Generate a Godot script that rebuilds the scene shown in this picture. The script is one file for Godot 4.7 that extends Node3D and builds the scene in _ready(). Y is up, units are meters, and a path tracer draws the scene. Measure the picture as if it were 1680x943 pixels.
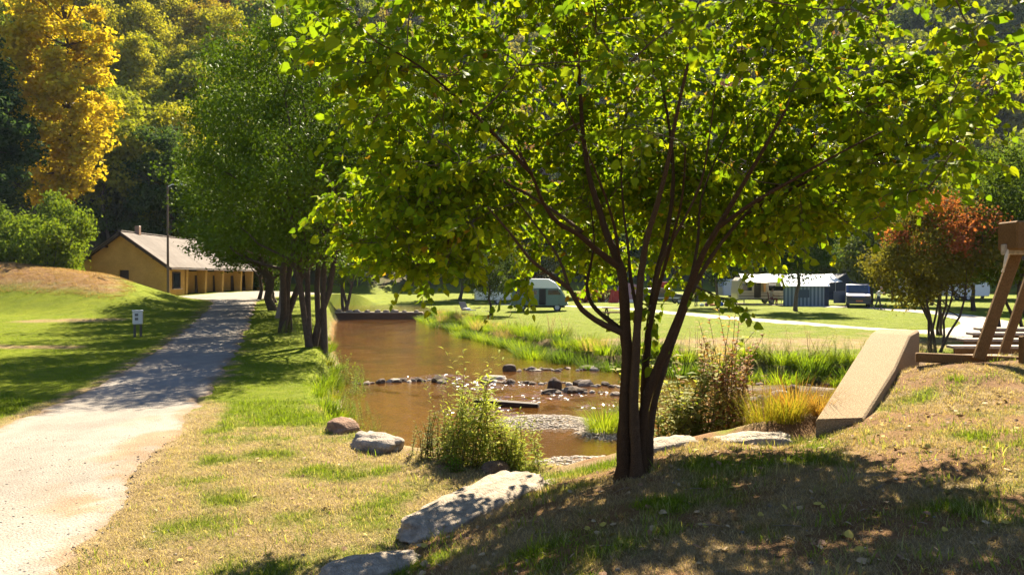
extends Node3D
# A brook with a camp site, a yellow wash house and a young multi-stemmed tree in front.
# x right, y up, the camera looks along -z; "d" below is the distance -z from the camera.

const FOCAL := 1293.0          # in pixels of a 1680 x 943 picture
const EYE := Vector3(0, 2.7, 0)
const PITCH := -0.01121        # radians
const WATER := -0.6

class MB:
	# collects triangles; flat ones get their own normal, smooth ones carry theirs
	var v := PackedVector3Array()
	var n := PackedVector3Array()
	var c := PackedColorArray()
	var ix := PackedInt32Array()
	var bare := false              # no normals at all: flat shading, for leaves
	var col := Color.WHITE
	func vert(p: Vector3, nn: Vector3, k: Color) -> int:
		v.append(p)
		if not bare: n.append(nn)
		c.append(k)
		return v.size() - 1
	func tri(a: Vector3, b: Vector3, d: Vector3) -> void:
		var nn := (d - a).cross(b - a).normalized()
		var s := v.size()
		v.append(a); v.append(b); v.append(d)
		if not bare:
			n.append(nn); n.append(nn); n.append(nn)
		c.append(col); c.append(col); c.append(col)
		ix.append(s); ix.append(s + 1); ix.append(s + 2)
	func quad(a: Vector3, b: Vector3, d: Vector3, e: Vector3) -> void:
		var nn := (d - a).cross(b - a).normalized()
		var s := v.size()
		v.append(a); v.append(b); v.append(d); v.append(e)
		if not bare:
			n.append(nn); n.append(nn); n.append(nn); n.append(nn)
		c.append(col); c.append(col); c.append(col); c.append(col)
		ix.append(s); ix.append(s + 1); ix.append(s + 2)
		ix.append(s); ix.append(s + 2); ix.append(s + 3)
	func face(pts: Array, out_from: Vector3) -> void:
		# a convex face turned away from a point inside
		var mid := Vector3.ZERO
		for p in pts: mid += p
		mid /= pts.size()
		var nn: Vector3 = (pts[2] - pts[0]).cross(pts[1] - pts[0])
		var q := pts.duplicate()
		if nn.dot(mid - out_from) < 0.0: q.reverse()
		if q.size() == 3: tri(q[0], q[1], q[2])
		elif q.size() == 4: quad(q[0], q[1], q[2], q[3])
		else:
			for i in range(1, q.size() - 1): tri(q[0], q[i], q[i + 1])
	func box(t: Transform3D, size: Vector3, b := 0.01) -> void:
		# a box with chamfered edges about the origin of t
		var h := size * 0.5
		b = minf(b, minf(h.x, minf(h.y, h.z)) * 0.45)
		var p := {}
		for sx in [-1, 1]:
			for sy in [-1, 1]:
				for sz in [-1, 1]:
					for a in 3:
						var q := Vector3(sx * (h.x - b), sy * (h.y - b), sz * (h.z - b))
						q[a] = [sx, sy, sz][a] * h[a]
						p[[sx, sy, sz, a]] = t * q
		var o := t.origin
		for s in [-1, 1]:
			face([p[[s, -1, -1, 0]], p[[s, -1, 1, 0]], p[[s, 1, 1, 0]], p[[s, 1, -1, 0]]], o)
			face([p[[-1, s, -1, 1]], p[[-1, s, 1, 1]], p[[1, s, 1, 1]], p[[1, s, -1, 1]]], o)
			face([p[[-1, -1, s, 2]], p[[-1, 1, s, 2]], p[[1, 1, s, 2]], p[[1, -1, s, 2]]], o)
			for r in [-1, 1]:
				face([p[[s, r, -1, 0]], p[[s, r, 1, 0]], p[[s, r, 1, 1]], p[[s, r, -1, 1]]], o)
				face([p[[s, -1, r, 0]], p[[s, 1, r, 0]], p[[s, 1, r, 2]], p[[s, -1, r, 2]]], o)
				face([p[[-1, s, r, 1]], p[[1, s, r, 1]], p[[1, s, r, 2]], p[[-1, s, r, 2]]], o)
				for q in [-1, 1]:
					face([p[[s, r, q, 0]], p[[s, r, q, 1]], p[[s, r, q, 2]]], o)
	func beam(a: Vector3, b: Vector3, w: float, h: float, bev := 0.01, up := Vector3.UP) -> void:
		var z := (b - a).normalized()
		var x := up.cross(z).normalized()
		var y := z.cross(x)
		box(Transform3D(Basis(x, y, z), (a + b) * 0.5), Vector3(w, h, (b - a).length()), bev)
	func tube(pts: Array, rad: Array, sides := 8, wob := 0.0, cap := true) -> void:
		# a swept tube with smooth normals
		var m := pts.size()
		var tan0: Vector3 = (pts[1] - pts[0]).normalized()
		var side := tan0.cross(Vector3(0.31, 0.2, 0.93)).normalized()
		if side.length() < 0.5: side = Vector3.RIGHT
		var s0 := v.size()
		for i in m:
			var t: Vector3 = (pts[mini(i + 1, m - 1)] - pts[maxi(i - 1, 0)]).normalized()
			side = (side - t * side.dot(t)).normalized()
			var up := t.cross(side)
			for k in sides:
				var a := TAU * k / sides
				var dir := side * cos(a) + up * sin(a)
				var r: float = rad[i]
				if wob > 0.0: r *= 1.0 + wob * sin(a * 3.0 + i * 1.7) + wob * 0.6 * sin(a * 5.0 - i * 2.9)
				vert(pts[i] + dir * r, dir, col)
		for i in m - 1:
			for k in sides:
				var a := s0 + i * sides + k
				var b := s0 + i * sides + (k + 1) % sides
				ix.append(a); ix.append(b); ix.append(b + sides)
				ix.append(a); ix.append(b + sides); ix.append(a + sides)
		if cap:
			for e in [0, m - 1]:
				var nn: Vector3 = (pts[e] - pts[1 if e == 0 else m - 2]).normalized()
				var ci := vert(pts[e], nn, col)
				for k in sides:
					ix.append(ci); ix.append(s0 + e * sides + k); ix.append(s0 + e * sides + (k + 1) % sides)
	func lathe(t: Transform3D, prof: Array, sides := 16) -> void:
		# prof: Vector2(radius, height) from bottom to top, about the y axis of t; flat along the profile, smooth around it
		for i in prof.size() - 1:
			var a: Vector2 = prof[i]
			var b: Vector2 = prof[i + 1]
			var sl := Vector2(b.y - a.y, a.x - b.x).normalized()
			var s := v.size()
			for k in sides + 1:
				var an := TAU * k / sides
				var nn := t.basis * Vector3(cos(an) * sl.x, sl.y, sin(an) * sl.x)
				vert(t * Vector3(cos(an) * a.x, a.y, sin(an) * a.x), nn, col)
				vert(t * Vector3(cos(an) * b.x, b.y, sin(an) * b.x), nn, col)
			for k in sides:
				var q := s + k * 2
				ix.append(q); ix.append(q + 1); ix.append(q + 3)
				ix.append(q); ix.append(q + 3); ix.append(q + 2)
	func prism(t: Transform3D, poly: PackedVector2Array, depth: float) -> void:
		# an outline in the xy plane of t, extruded by depth along z about the middle
		var tr := Geometry2D.triangulate_polygon(poly)
		for s in [-1, 1]:
			for i in range(0, tr.size(), 3):
				var q := []
				for k in 3:
					var w := poly[tr[i + k]]
					q.append(t * Vector3(w.x, w.y, s * depth * 0.5))
				face(q, t * Vector3((poly[tr[i]].x + poly[tr[i + 1]].x + poly[tr[i + 2]].x) / 3.0, (poly[tr[i]].y + poly[tr[i + 1]].y + poly[tr[i + 2]].y) / 3.0, 0))
		var area := 0.0
		for i in poly.size(): area += poly[i].cross(poly[(i + 1) % poly.size()])
		for i in poly.size():
			var a := poly[i]
			var b := poly[(i + 1) % poly.size()]
			var e := b - a
			var o := Vector2(e.y, -e.x).normalized() * (1.0 if area > 0 else -1.0)
			var inner := (a + b) * 0.5 - o * 0.01
			face([t * Vector3(a.x, a.y, -depth * 0.5), t * Vector3(b.x, b.y, -depth * 0.5), t * Vector3(b.x, b.y, depth * 0.5), t * Vector3(a.x, a.y, depth * 0.5)], t * Vector3(inner.x, inner.y, 0))
	func mesh() -> ArrayMesh:
		if not bare:
			# turn every face the way its normals point
			for i in range(0, ix.size(), 3):
				var a := ix[i]
				var b := ix[i + 1]
				var d := ix[i + 2]
				if (v[d] - v[a]).cross(v[b] - v[a]).dot(n[a] + n[b] + n[d]) < 0.0:
					ix[i + 1] = d
					ix[i + 2] = b
		var a := []
		a.resize(Mesh.ARRAY_MAX)
		a[Mesh.ARRAY_VERTEX] = v
		if not bare: a[Mesh.ARRAY_NORMAL] = n
		a[Mesh.ARRAY_COLOR] = c
		a[Mesh.ARRAY_INDEX] = ix
		var m := ArrayMesh.new()
		m.add_surface_from_arrays(Mesh.PRIMITIVE_TRIANGLES, a)
		return m

var M := {}
var taken := {}
var rng := RandomNumberGenerator.new()
var patchy := FastNoiseLite.new()
var fine := FastNoiseLite.new()

# ---------------------------------------------------------------- naming and placing
func numbered(called: String) -> String:
	var k: int = taken.get(called, 0)
	taken[called] = k + 1
	return called if k == 0 else "%s_%03d" % [called, k]

func tag(o: Node3D, label := "", category := "", group := "", kind := "") -> Node3D:
	if label: o.set_meta("label", label)
	if category: o.set_meta("category", category)
	if group: o.set_meta("group", group)
	if kind: o.set_meta("kind", kind)
	return o

func base(called: String, at: Vector3, turn := 0.0) -> Node3D:
	var o := Node3D.new()
	o.name = numbered(called)
	add_child(o)
	o.position = at
	o.rotation.y = turn
	return o

func add(called: String, m: Mesh, material: Material, parent: Node = self) -> MeshInstance3D:
	var o := MeshInstance3D.new()
	o.name = numbered(called) if parent == self else called
	o.mesh = m
	if material: o.material_override = material
	parent.add_child(o, true)
	return o

func copy_of(o: Node3D) -> Node3D:
	var c := o.duplicate()
	c.name = numbered(String(o.name).rstrip("0123456789").rstrip("_"))
	add_child(c)
	return c

func scatter(called: String, m: Mesh, material: Material, where: Array, tint: Array, parent: Node = self) -> MultiMeshInstance3D:
	var mm := MultiMesh.new()
	mm.transform_format = MultiMesh.TRANSFORM_3D
	mm.use_colors = true
	mm.mesh = m
	mm.instance_count = where.size()
	for i in where.size():
		mm.set_instance_transform(i, where[i])
		mm.set_instance_color(i, tint[i])
	var o := MultiMeshInstance3D.new()
	o.multimesh = mm
	o.material_override = material
	o.name = numbered(called) if parent == self else called
	parent.add_child(o, true)
	return o

func at(px: float, py: float, d: float) -> Vector3:
	# the point at distance d that stands at that place of the photograph
	var r := Vector3((px - 840.0) / FOCAL, (471.5 - py) / FOCAL, -1.0).rotated(Vector3.RIGHT, PITCH)
	return EYE + r * (d / -r.z)

func lin(r: float, g: float, b: float) -> Color:
	return Color(r, g, b).linear_to_srgb()

func smooth(a: float, b: float, x: float) -> float:
	return smoothstep(a, b, x)

func table(t: Array, x: float) -> float:
	if x <= t[0].x: return t[0].y
	for i in range(1, t.size()):
		if x <= t[i].x:
			return lerpf(t[i - 1].y, t[i].y, (x - t[i - 1].x) / (t[i].x - t[i - 1].x))
	return t[-1].y

const ORDINAL := ["leftmost", "second", "third", "fourth", "fifth", "sixth", "seventh", "eighth", "ninth", "tenth", "eleventh", "twelfth", "thirteenth", "fourteenth", "fifteenth", "sixteenth", "seventeenth", "eighteenth", "nineteenth", "twentieth", "twenty-first", "twenty-second", "twenty-third", "twenty-fourth", "twenty-fifth", "twenty-sixth", "twenty-seventh", "twenty-eighth", "twenty-ninth", "thirtieth"]

func single_out() -> void:
	# things that share a description are told apart by their order from left to right, as the camera sees them
	var by := {}
	for o in get_children():
		if o is Node3D and o.has_meta("label") and not o.has_meta("kind"):
			var l: String = o.get_meta("label")
			if not by.has(l): by[l] = []
			by[l].append(o)
	for l in by:
		var list: Array = by[l]
		if list.size() < 2: continue
		list.sort_custom(func(a, b): return a.position.x / -a.position.z < b.position.x / -b.position.z)
		for i in list.size():
			if i < ORDINAL.size():
				list[i].set_meta("label", "%s, %s%s" % [l, ORDINAL[i], " one" if i == 0 else " from the left"])

# ---------------------------------------------------------------- materials
func noise_tex(freq: float, lo: Color, hi: Color, oct := 4, kind := FastNoiseLite.TYPE_SIMPLEX, size := 512, sd := 1) -> NoiseTexture2D:
	var f := FastNoiseLite.new()
	f.seed = sd
	f.noise_type = kind
	f.frequency = freq
	f.fractal_octaves = oct
	var t := NoiseTexture2D.new()
	t.width = size
	t.height = size
	t.seamless = true
	t.noise = f
	var g := Gradient.new()
	g.set_color(0, lo)
	g.set_color(1, hi)
	t.color_ramp = g
	return t

func mat(called: String, c: Color, rough := 0.8, opts := {}) -> StandardMaterial3D:
	# c is a linear base colour
	var m := StandardMaterial3D.new()
	m.resource_name = called
	m.albedo_color = c.linear_to_srgb()
	m.roughness = rough
	m.cull_mode = BaseMaterial3D.CULL_DISABLED
	if opts.get("vc", true):
		m.vertex_color_use_as_albedo = true
	if opts.has("spec"): m.metallic_specular = opts.spec
	if opts.has("metal"): m.metallic = opts.metal
	if opts.has("tex"):
		m.albedo_texture = opts.tex
		m.uv1_triplanar = true
		m.uv1_world_triplanar = opts.get("world", true)
		var s: float = opts.get("scale", 1.0)
		m.uv1_scale = Vector3(s, s, s) if not opts.has("scale3") else opts.scale3
	if opts.has("bump"):
		m.heightmap_enabled = true
		m.heightmap_texture = opts.bump
		m.heightmap_scale = opts.get("depth", 1.0)
		m.uv1_triplanar = true
		m.uv1_world_triplanar = opts.get("world", true)
		var s2: float = opts.get("scale", 1.0)
		if not opts.has("scale3"): m.uv1_scale = Vector3(s2, s2, s2)
	if opts.has("tex2"):
		m.detail_enabled = true
		m.detail_blend_mode = BaseMaterial3D.BLEND_MODE_MUL
		m.detail_albedo = opts.tex2
		m.detail_uv_layer = BaseMaterial3D.DETAIL_UV_2
		m.uv2_triplanar = true
		m.uv2_world_triplanar = true
		var s3: float = opts.get("scale2", 0.2)
		m.uv2_scale = Vector3(s3, s3, s3)
	if opts.has("back"):
		m.backlight_enabled = true
		m.backlight = opts.back
	return m

func make_materials() -> void:
	var g_lo := Color(0.80, 0.80, 0.80)
	var g_hi := Color(1, 1, 1)
	var grain := noise_tex(0.045, g_lo, g_hi, 5, FastNoiseLite.TYPE_SIMPLEX, 1024, 3)
	var coarse := noise_tex(0.012, Color(0.90, 0.90, 0.90), g_hi, 5, FastNoiseLite.TYPE_SIMPLEX, 512, 5)
	var speck := noise_tex(0.09, Color(0.78, 0.77, 0.75), g_hi, 3, FastNoiseLite.TYPE_VALUE, 1024, 8)
	var relief := noise_tex(0.035, Color.BLACK, Color.WHITE, 5, FastNoiseLite.TYPE_SIMPLEX, 1024, 11)
	var cells := noise_tex(0.03, Color.BLACK, Color.WHITE, 3, FastNoiseLite.TYPE_CELLULAR, 1024, 13)
	var ripple := noise_tex(0.012, Color.BLACK, Color.WHITE, 4, FastNoiseLite.TYPE_SIMPLEX_SMOOTH, 1024, 17)
	var streak := noise_tex(0.02, Color(0.74, 0.72, 0.70), g_hi, 5, FastNoiseLite.TYPE_SIMPLEX, 512, 19)
	M.relief = relief
	var mottle := noise_tex(0.05, Color(0.6, 0.54, 0.46), g_hi, 5, FastNoiseLite.TYPE_SIMPLEX, 1024, 23)
	M.ground = mat("ground", Color.WHITE, 0.95, {"tex": grain, "scale": 0.9, "bump": relief, "depth": 2.2, "tex2": coarse, "scale2": 0.21, "spec": 0.2})
	M.path = mat("path", Color.WHITE, 0.95, {"tex": speck, "scale": 0.7, "bump": relief, "depth": 0.9, "tex2": coarse, "scale2": 0.17, "spec": 0.2})
	M.bed = M.ground
	M.water = StandardMaterial3D.new()
	M.water.resource_name = "brown water"
	M.water.albedo_color = Color(lin(0.125, 0.050, 0.009), 0.4)
	M.water.transparency = BaseMaterial3D.TRANSPARENCY_ALPHA
	M.water.roughness = 0.04
	M.water.metallic_specular = 0.62
	M.water.cull_mode = BaseMaterial3D.CULL_DISABLED
	M.water.heightmap_enabled = true
	M.water.heightmap_texture = ripple
	M.water.heightmap_scale = 0.8
	M.water.uv1_triplanar = true
	M.water.uv1_world_triplanar = true
	M.water.uv1_scale = Vector3(0.30, 0.30, 0.42)
	M.stone = mat("pale stone", Color.WHITE, 0.9, {"tex": streak, "scale": 0.8, "bump": relief, "depth": 1.5, "tex2": speck, "scale2": 1.7, "spec": 0.3})
	M.concrete = mat("weathered concrete", lin_c(0.47, 0.365, 0.23), 0.92, {"tex": mottle, "scale": 1.1, "bump": relief, "depth": 1.3, "tex2": grain, "scale2": 0.5, "spec": 0.25})
	M.bark = mat("smooth bark", Color.WHITE, 0.85, {"tex": streak, "scale3": Vector3(2.2, 0.5, 2.2), "bump": relief, "depth": 1.2, "spec": 0.3})
	M.timber = mat("timber", lin_c(0.25, 0.15, 0.065), 0.8, {"tex": mottle, "scale3": Vector3(3.2, 0.35, 3.2), "bump": relief, "depth": 0.5, "spec": 0.2, "tex2": coarse, "scale2": 1.1})
	M.bark_near = mat("mottled bark", Color.WHITE, 0.9, {"tex": mottle, "scale3": Vector3(3.0, 1.1, 3.0), "bump": relief, "depth": 2.6, "spec": 0.2, "tex2": coarse, "scale2": 1.6})
	M.timber_top = mat("weathered timber", lin_c(0.42, 0.36, 0.29), 0.8, {"tex": streak, "scale": 1.2, "spec": 0.3})
	# leaves pass light: the backlight tint is multiplied with the leaf colour
	M.leaf = mat("tree leaf", Color.WHITE, 0.6, {"back": Color(1.0, 1.0, 0.75), "spec": 0.15})
	M.leaf_far = mat("forest leaf", Color.WHITE, 0.75, {"back": Color(0.95, 0.95, 0.7), "spec": 0.12})
	M.leaf_alder = mat("glossy leaf", Color.WHITE, 0.5, {"back": Color(0.8, 0.83, 0.5), "spec": 0.14})
	M.grass = mat("grass blade", Color.WHITE, 0.7, {"back": Color(1.0, 1.0, 0.7), "spec": 0.15})
	M.plain = mat("painted", Color.WHITE, 0.5)
	M.cloth = mat("cloth", Color.WHITE, 0.9)
	M.render_wall = mat("ochre render", lin_c(0.66, 0.41, 0.12), 0.9, {"tex": speck, "scale": 0.4, "bump": relief, "depth": 0.3, "tex2": coarse, "scale2": 0.12, "spec": 0.2})
	M.roof = mat("fibre cement roof", lin_c(0.30, 0.26, 0.23), 0.85, {"tex": streak, "scale3": Vector3(0.14, 0.14, 0.9), "tex2": speck, "scale2": 0.5, "spec": 0.25})
	M.log = mat("wet log", lin_c(0.035, 0.02, 0.012), 0.6, {"tex": streak, "scale": 1.0, "spec": 0.2})
	M.dark_wood = mat("dark wood", lin_c(0.05, 0.026, 0.014), 0.7, {"tex": streak, "scale": 1.0})
	M.glass = mat("dark glass", Color(0.02, 0.025, 0.03), 0.06, {"spec": 0.6})
	M.metal = mat("galvanised metal", Color(0.32, 0.32, 0.31), 0.5, {"metal": 0.6})
	M.gloss = mat("car paint", Color.WHITE, 0.3, {"spec": 0.5})
	M.gloss.clearcoat_enabled = true
	M.gloss.clearcoat = 0.5
	M.rubber = mat("rubber", Color(0.015, 0.015, 0.015), 0.8)
	M.skin = mat("person", Color.WHITE, 0.8)

func lin_c(r: float, g: float, b: float) -> Color:
	return Color(r, g, b)

func _ready() -> void:
	# ---- camera, sky, sun, exposure
	var cam := Camera3D.new()
	cam.name = "camera"
	cam.fov = 2.0 * rad_to_deg(atan(471.5 / FOCAL))
	cam.position = EYE
	cam.rotation.x = PITCH
	cam.near = 0.05
	cam.far = 1500.0
	add_child(cam)
	cam.current = true
	var sky := ProceduralSkyMaterial.new()
	sky.sky_top_color = Color(0.34, 0.47, 0.68)
	sky.sky_horizon_color = Color(0.74, 0.79, 0.84)
	sky.sky_curve = 0.18
	sky.ground_bottom_color = Color(0.2, 0.2, 0.15)
	sky.ground_horizon_color = Color(0.5, 0.55, 0.5)
	sky.sky_energy_multiplier = 0.63
	sky.sun_angle_max = 20.0
	var e := Environment.new()
	e.background_mode = Environment.BG_SKY
	e.sky = Sky.new()
	e.sky.sky_material = sky
	e.tonemap_mode = Environment.TONE_MAPPER_LINEAR
	e.tonemap_exposure = 5.7
	e.fog_enabled = true
	e.fog_density = 0.0001
	e.fog_light_color = Color(0.72, 0.8, 0.9)
	e.sdfgi_enabled = true
	e.ssao_enabled = true
	e.ssil_enabled = true
	var we := WorldEnvironment.new()
	we.name = "environment"
	we.environment = e
	add_child(we)
	var sun := DirectionalLight3D.new()
	sun.name = "sun"
	sun.light_energy = 1.6
	sun.light_color = Color(1.0, 0.945, 0.84)
	sun.light_angular_distance = 0.55
	sun.shadow_enabled = true
	add_child(sun)
	# shadows fall towards the camera and a little to the left; the sun stands 43 degrees high
	var fall := Vector3(-0.27, -0.93, 0.96)
	sun.look_at_from_position(Vector3(0, 30, 0), Vector3(0, 30, 0) + fall)

	rng.seed = 20
	patchy.seed = 4
	patchy.frequency = 0.22
	patchy.fractal_octaves = 4
	fine.seed = 9
	fine.frequency = 1.3
	fine.fractal_octaves = 3
	make_materials()
	# ---- the large structure
	make_ground()
	make_paths()
	make_water()
	make_woods()
	print("woods ", Time.get_ticks_msec())
	make_house()
	make_bridge()
	# ---- trees
	make_river_trees()
	make_field_trees()
	print("trees ", Time.get_ticks_msec())
	make_near_tree()
	print("near tree ", Time.get_ticks_msec())
	# ---- rocks and plants
	make_rocks()
	make_plants()
	make_grass()
	print("plants ", Time.get_ticks_msec())
	# ---- things on the camp site
	make_camp()
	make_people()
	single_out()
	print("done ", Time.get_ticks_msec())

# ---------------------------------------------------------------- the lie of the land, as (x, d)
const NEAR_SHORE := [Vector2(-19, 80), Vector2(-14.4, 66), Vector2(-12.6, 56), Vector2(-8.6, 38), Vector2(-6.3, 29.5), Vector2(-4.6, 22), Vector2(-3.6, 17.4), Vector2(-2.5, 14.0), Vector2(-1.3, 12.2), Vector2(0.0, 11.4), Vector2(1.0, 10.9), Vector2(2.2, 10.6), Vector2(3.6, 10.9), Vector2(5.0, 12.6), Vector2(6.5, 15.2), Vector2(9, 18), Vector2(14, 19.5), Vector2(26, 20.5)]
const FAR_SHORE := [Vector2(26, 29), Vector2(17, 26.5), Vector2(10.5, 24.6), Vector2(7.4, 25.4), Vector2(3.6, 28), Vector2(1.6, 32), Vector2(0.1, 36), Vector2(-2.8, 46), Vector2(-7.2, 62.5), Vector2(-8.0, 66), Vector2(-11, 80)]
const PATH_LEFT := [Vector2(0, -6.0), Vector2(3, -6.4), Vector2(6, -6.9), Vector2(12.9, -8.4), Vector2(17.9, -9.4), Vector2(25, -11.5), Vector2(36, -14.8), Vector2(52, -19.9), Vector2(57, -21.8), Vector2(60.5, -25.2), Vector2(62, -27.0), Vector2(88, -27.0)]
const PATH_RIGHT := [Vector2(0, -2.4), Vector2(3, -2.9), Vector2(6.4, -3.66), Vector2(9.9, -4.6), Vector2(12.8, -5.35), Vector2(21.7, -7.8), Vector2(37, -12.3), Vector2(55, -17.8), Vector2(64, -20.2), Vector2(70, -20.6), Vector2(88, -19.0)]
# the camp road: its middle, and its half width
const ROAD := [Vector3(-2, 84, 0.9), Vector3(4, 76, 0.9), Vector3(8.7, 70, 0.95), Vector3(12.3, 59, 1.0), Vector3(14.7, 51.5, 1.0), Vector3(18.2, 43.5, 1.05), Vector3(21.5, 40.0, 1.3), Vector3(25.5, 42.5, 1.6), Vector3(29.0, 48, 1.5), Vector3(31.0, 55, 1.2), Vector3(30.5, 62, 1.1), Vector3(27, 68, 1.1), Vector3(20, 78, 1.0)]
const LANE := [Vector3(21.5, 40.0, 1.3), Vector3(22.0, 35, 1.4), Vector3(21.5, 30, 1.3)]

func near_line(line: Array, p: Vector2) -> float:
	var best := 1e9
	for i in line.size() - 1:
		var a: Vector2 = line[i]
		var b: Vector2 = line[i + 1]
		var e := b - a
		var t := clampf((p - a).dot(e) / e.length_squared(), 0.0, 1.0)
		best = minf(best, p.distance_squared_to(a + e * t))
	return sqrt(best)

var river_poly := PackedVector2Array()

func road_side(line: Array, p: Vector2) -> float:
	# below 0 on the road, else metres from its edge
	var best := 1e9
	for i in line.size() - 1:
		var a := Vector2(line[i].x, line[i].y)
		var b := Vector2(line[i + 1].x, line[i + 1].y)
		var e := b - a
		var t := clampf((p - a).dot(e) / e.length_squared(), 0.0, 1.0)
		best = minf(best, p.distance_to(a + e * t) - lerpf(line[i].z, line[i + 1].z, t))
	return best

func toe(d: float) -> float:
	return table([Vector2(0, -2.9), Vector2(4, -1.75), Vector2(6, -1.3), Vector2(7, -1.0), Vector2(8.8, 0.0), Vector2(9.6, 0.5), Vector2(12, 1.0)], d)

func lawn_level(d: float) -> float:
	return 0.3 + 0.8 * smooth(22, 62, d)

func hill(x: float, d: float) -> float:
	var u := (-x - 30.0) * 0.78 + (d - 80.0) * 0.62 - 7.0
	var w := (d - 128.0) * 0.85 + (x - 60.0) * 0.42
	var a := maxf(u, 0.0)
	var b := maxf(w, 0.0)
	a = a * a / (a + 12.0) * 0.74
	b = b * b / (b + 16.0) * 0.74
	var hh := maxf(a, b)
	return minf(hh, 190.0) + (patchy.get_noise_2d(x * 0.12, d * 0.12) * 6.0 * smooth(4, 30, hh) if hh > 4.0 else 0.0)

func height(x: float, d: float) -> float:
	var p := Vector2(x, d)
	var near := lawn_level(d)
	# the embankment by the bridge
	var s := x - toe(d)
	if s > 0.0 and d < 26.0:
		var r := minf(s, 2.1) * 0.27 + maxf(s - 2.1, 0.0) * 0.12
		r = minf(r, 1.15)
		r += 0.22 * smooth(4.6, 6.2, x) * smooth(8.5, 10.2, d)
		near = 0.3 + r * smooth(24, 16, d)
		near -= 0.2 * exp(-pow((x - 3.15) / 0.65, 2.0) - pow((d - 8.95) / 0.7, 2.0))
		near -= 0.62 * smooth(11.35, 11.9, d) * smooth(5.3, 6.0, x - (d - 11.35) * 0.55)
	# the dry bank in front of the house
	var ram := table([Vector2(-60, 4.6), Vector2(-34, 3.6), Vector2(-31, 3.05), Vector2(-27.7, 2.35), Vector2(-25.7, 1.55), Vector2(-22.9, 0.42), Vector2(-20.5, 0.0)], x * 52.0 / maxf(d, 40.0) if d < 52.0 else x)
	near += ram * smooth(43.5, 52.0, d) * (1.0 - 0.85 * smooth(53.5, 58.5, d) * smooth(-38, -34.5, x))
	var dn := near_line(NEAR_SHORE, p)
	var df := near_line(FAR_SHORE, p)
	var land := lerpf(near, 0.0, smooth(0.35, 0.65, dn / (dn + df + 0.001)))
	land += hill(x, d)
	land += 0.05 * patchy.get_noise_2d(x * 0.9, d * 0.9) + 0.018 * fine.get_noise_2d(x, d)
	var sd := minf(dn, df)
	var within := d < 82.0 and x < 27.0 and Geometry2D.is_point_in_polygon(p, river_poly)
	var bed := WATER - 0.10 - 0.30 * smooth(0.0, 2.2, sd) + 0.05 * fine.get_noise_2d(x * 0.8, d * 0.8)
	if d > 64.0: bed += 0.5 * smooth(64.0, 64.6, d)
	# gravel bars that rise out of the water
	bed = maxf(bed, bar(x, d))
	if within: return bed
	var steep := 1.0 if dn < df else 1.9
	if dn < df and x > -1.6 and x < 5.0 and d < 14.0: steep = 0.9
	return lerpf(WATER - 0.08, land, smooth(0.0, steep, sd)) if sd < steep else land

func bar(x: float, d: float) -> float:
	var b := -9.0
	for g in [Vector4(1.35, 13.9, 1.15, 0.75), Vector4(0.75, 18.1, 1.3, 1.0), Vector4(2.1, 16.9, 0.8, 0.9), Vector4(2.7, 12.0, 1.2, 1.0), Vector4(8.0, 23.6, 2.0, 0.5)]:
		var q := Vector2((x - g.x) / g.z, (d - g.y) / g.w).length()
		b = maxf(b, WATER + 0.10 - 0.13 * q * q + 0.03 * fine.get_noise_2d(x * 2.0, d * 2.0))
	return b

func on_ground(x: float, d: float) -> Vector3:
	return Vector3(x, height(x, d), -d)

func path_side(x: float, d: float) -> float:
	# below 0 on the lane by the house, else metres from its edge
	return maxf(table(PATH_LEFT, d) - x, x - table(PATH_RIGHT, d)) if d < 88.0 else maxf(d - 88.0, 0.1)

func dryness(x: float, d: float) -> float:
	# 0 green turf, 1 straw and bare soil
	var n := patchy.get_noise_2d(x * 3.0 + 40.0, d * 3.0) * 0.75 + fine.get_noise_2d(x * 0.9, d * 0.9) * 0.25
	if x > 0.0 and d > 24.0 or d > 88.0:
		# the camp meadow, scorched by the road
		var m := 0.05 + 0.55 * smooth(42, 33, d) * smooth(27, 31, d) + 0.45 * patchy.get_noise_2d(x * 0.25, d * 1.1)
		return clampf(m + n * 0.5, 0.0, 1.0)
	if x > toe(d) and d < 20.0:
		return clampf(0.72 + n * 1.15, 0.0, 1.0)
	if x < table(PATH_LEFT, d):
		var dry := smooth(46.0, 49.5, d) * smooth(-24.0, -27.5, x * 52.0 / maxf(d, 40.0)) * 0.95
		dry = maxf(dry, 0.75 * smooth(0.45, 0.15, absf(d - 27.0 - patchy.get_noise_1d(x * 0.7) * 2.0) / 2.0 - 0.0) * smooth(-13.5, -15.5, x))
		dry = maxf(dry, 0.7 * smooth(1.4, 0.5, absf(d - 39.5) / 1.2) * smooth(-19.0, -20.0, x) * smooth(-26, -24, x))
		dry = maxf(dry, 0.9 * smooth(0.5, 0.0, table(PATH_LEFT, d) - x))
		return clampf(dry + n * 0.45 * (0.25 + dry), 0.0, 1.0)
	# between the lane and the brook: green far off, scorched near by
	var k := 0.66 * smooth(16.5, 10.5, d) + 0.5 * smooth(0.7, 0.1, x - table(PATH_RIGHT, d)) * smooth(40, 20, d)
	return clampf(k + n * 0.85, 0.0, 1.0)

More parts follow.
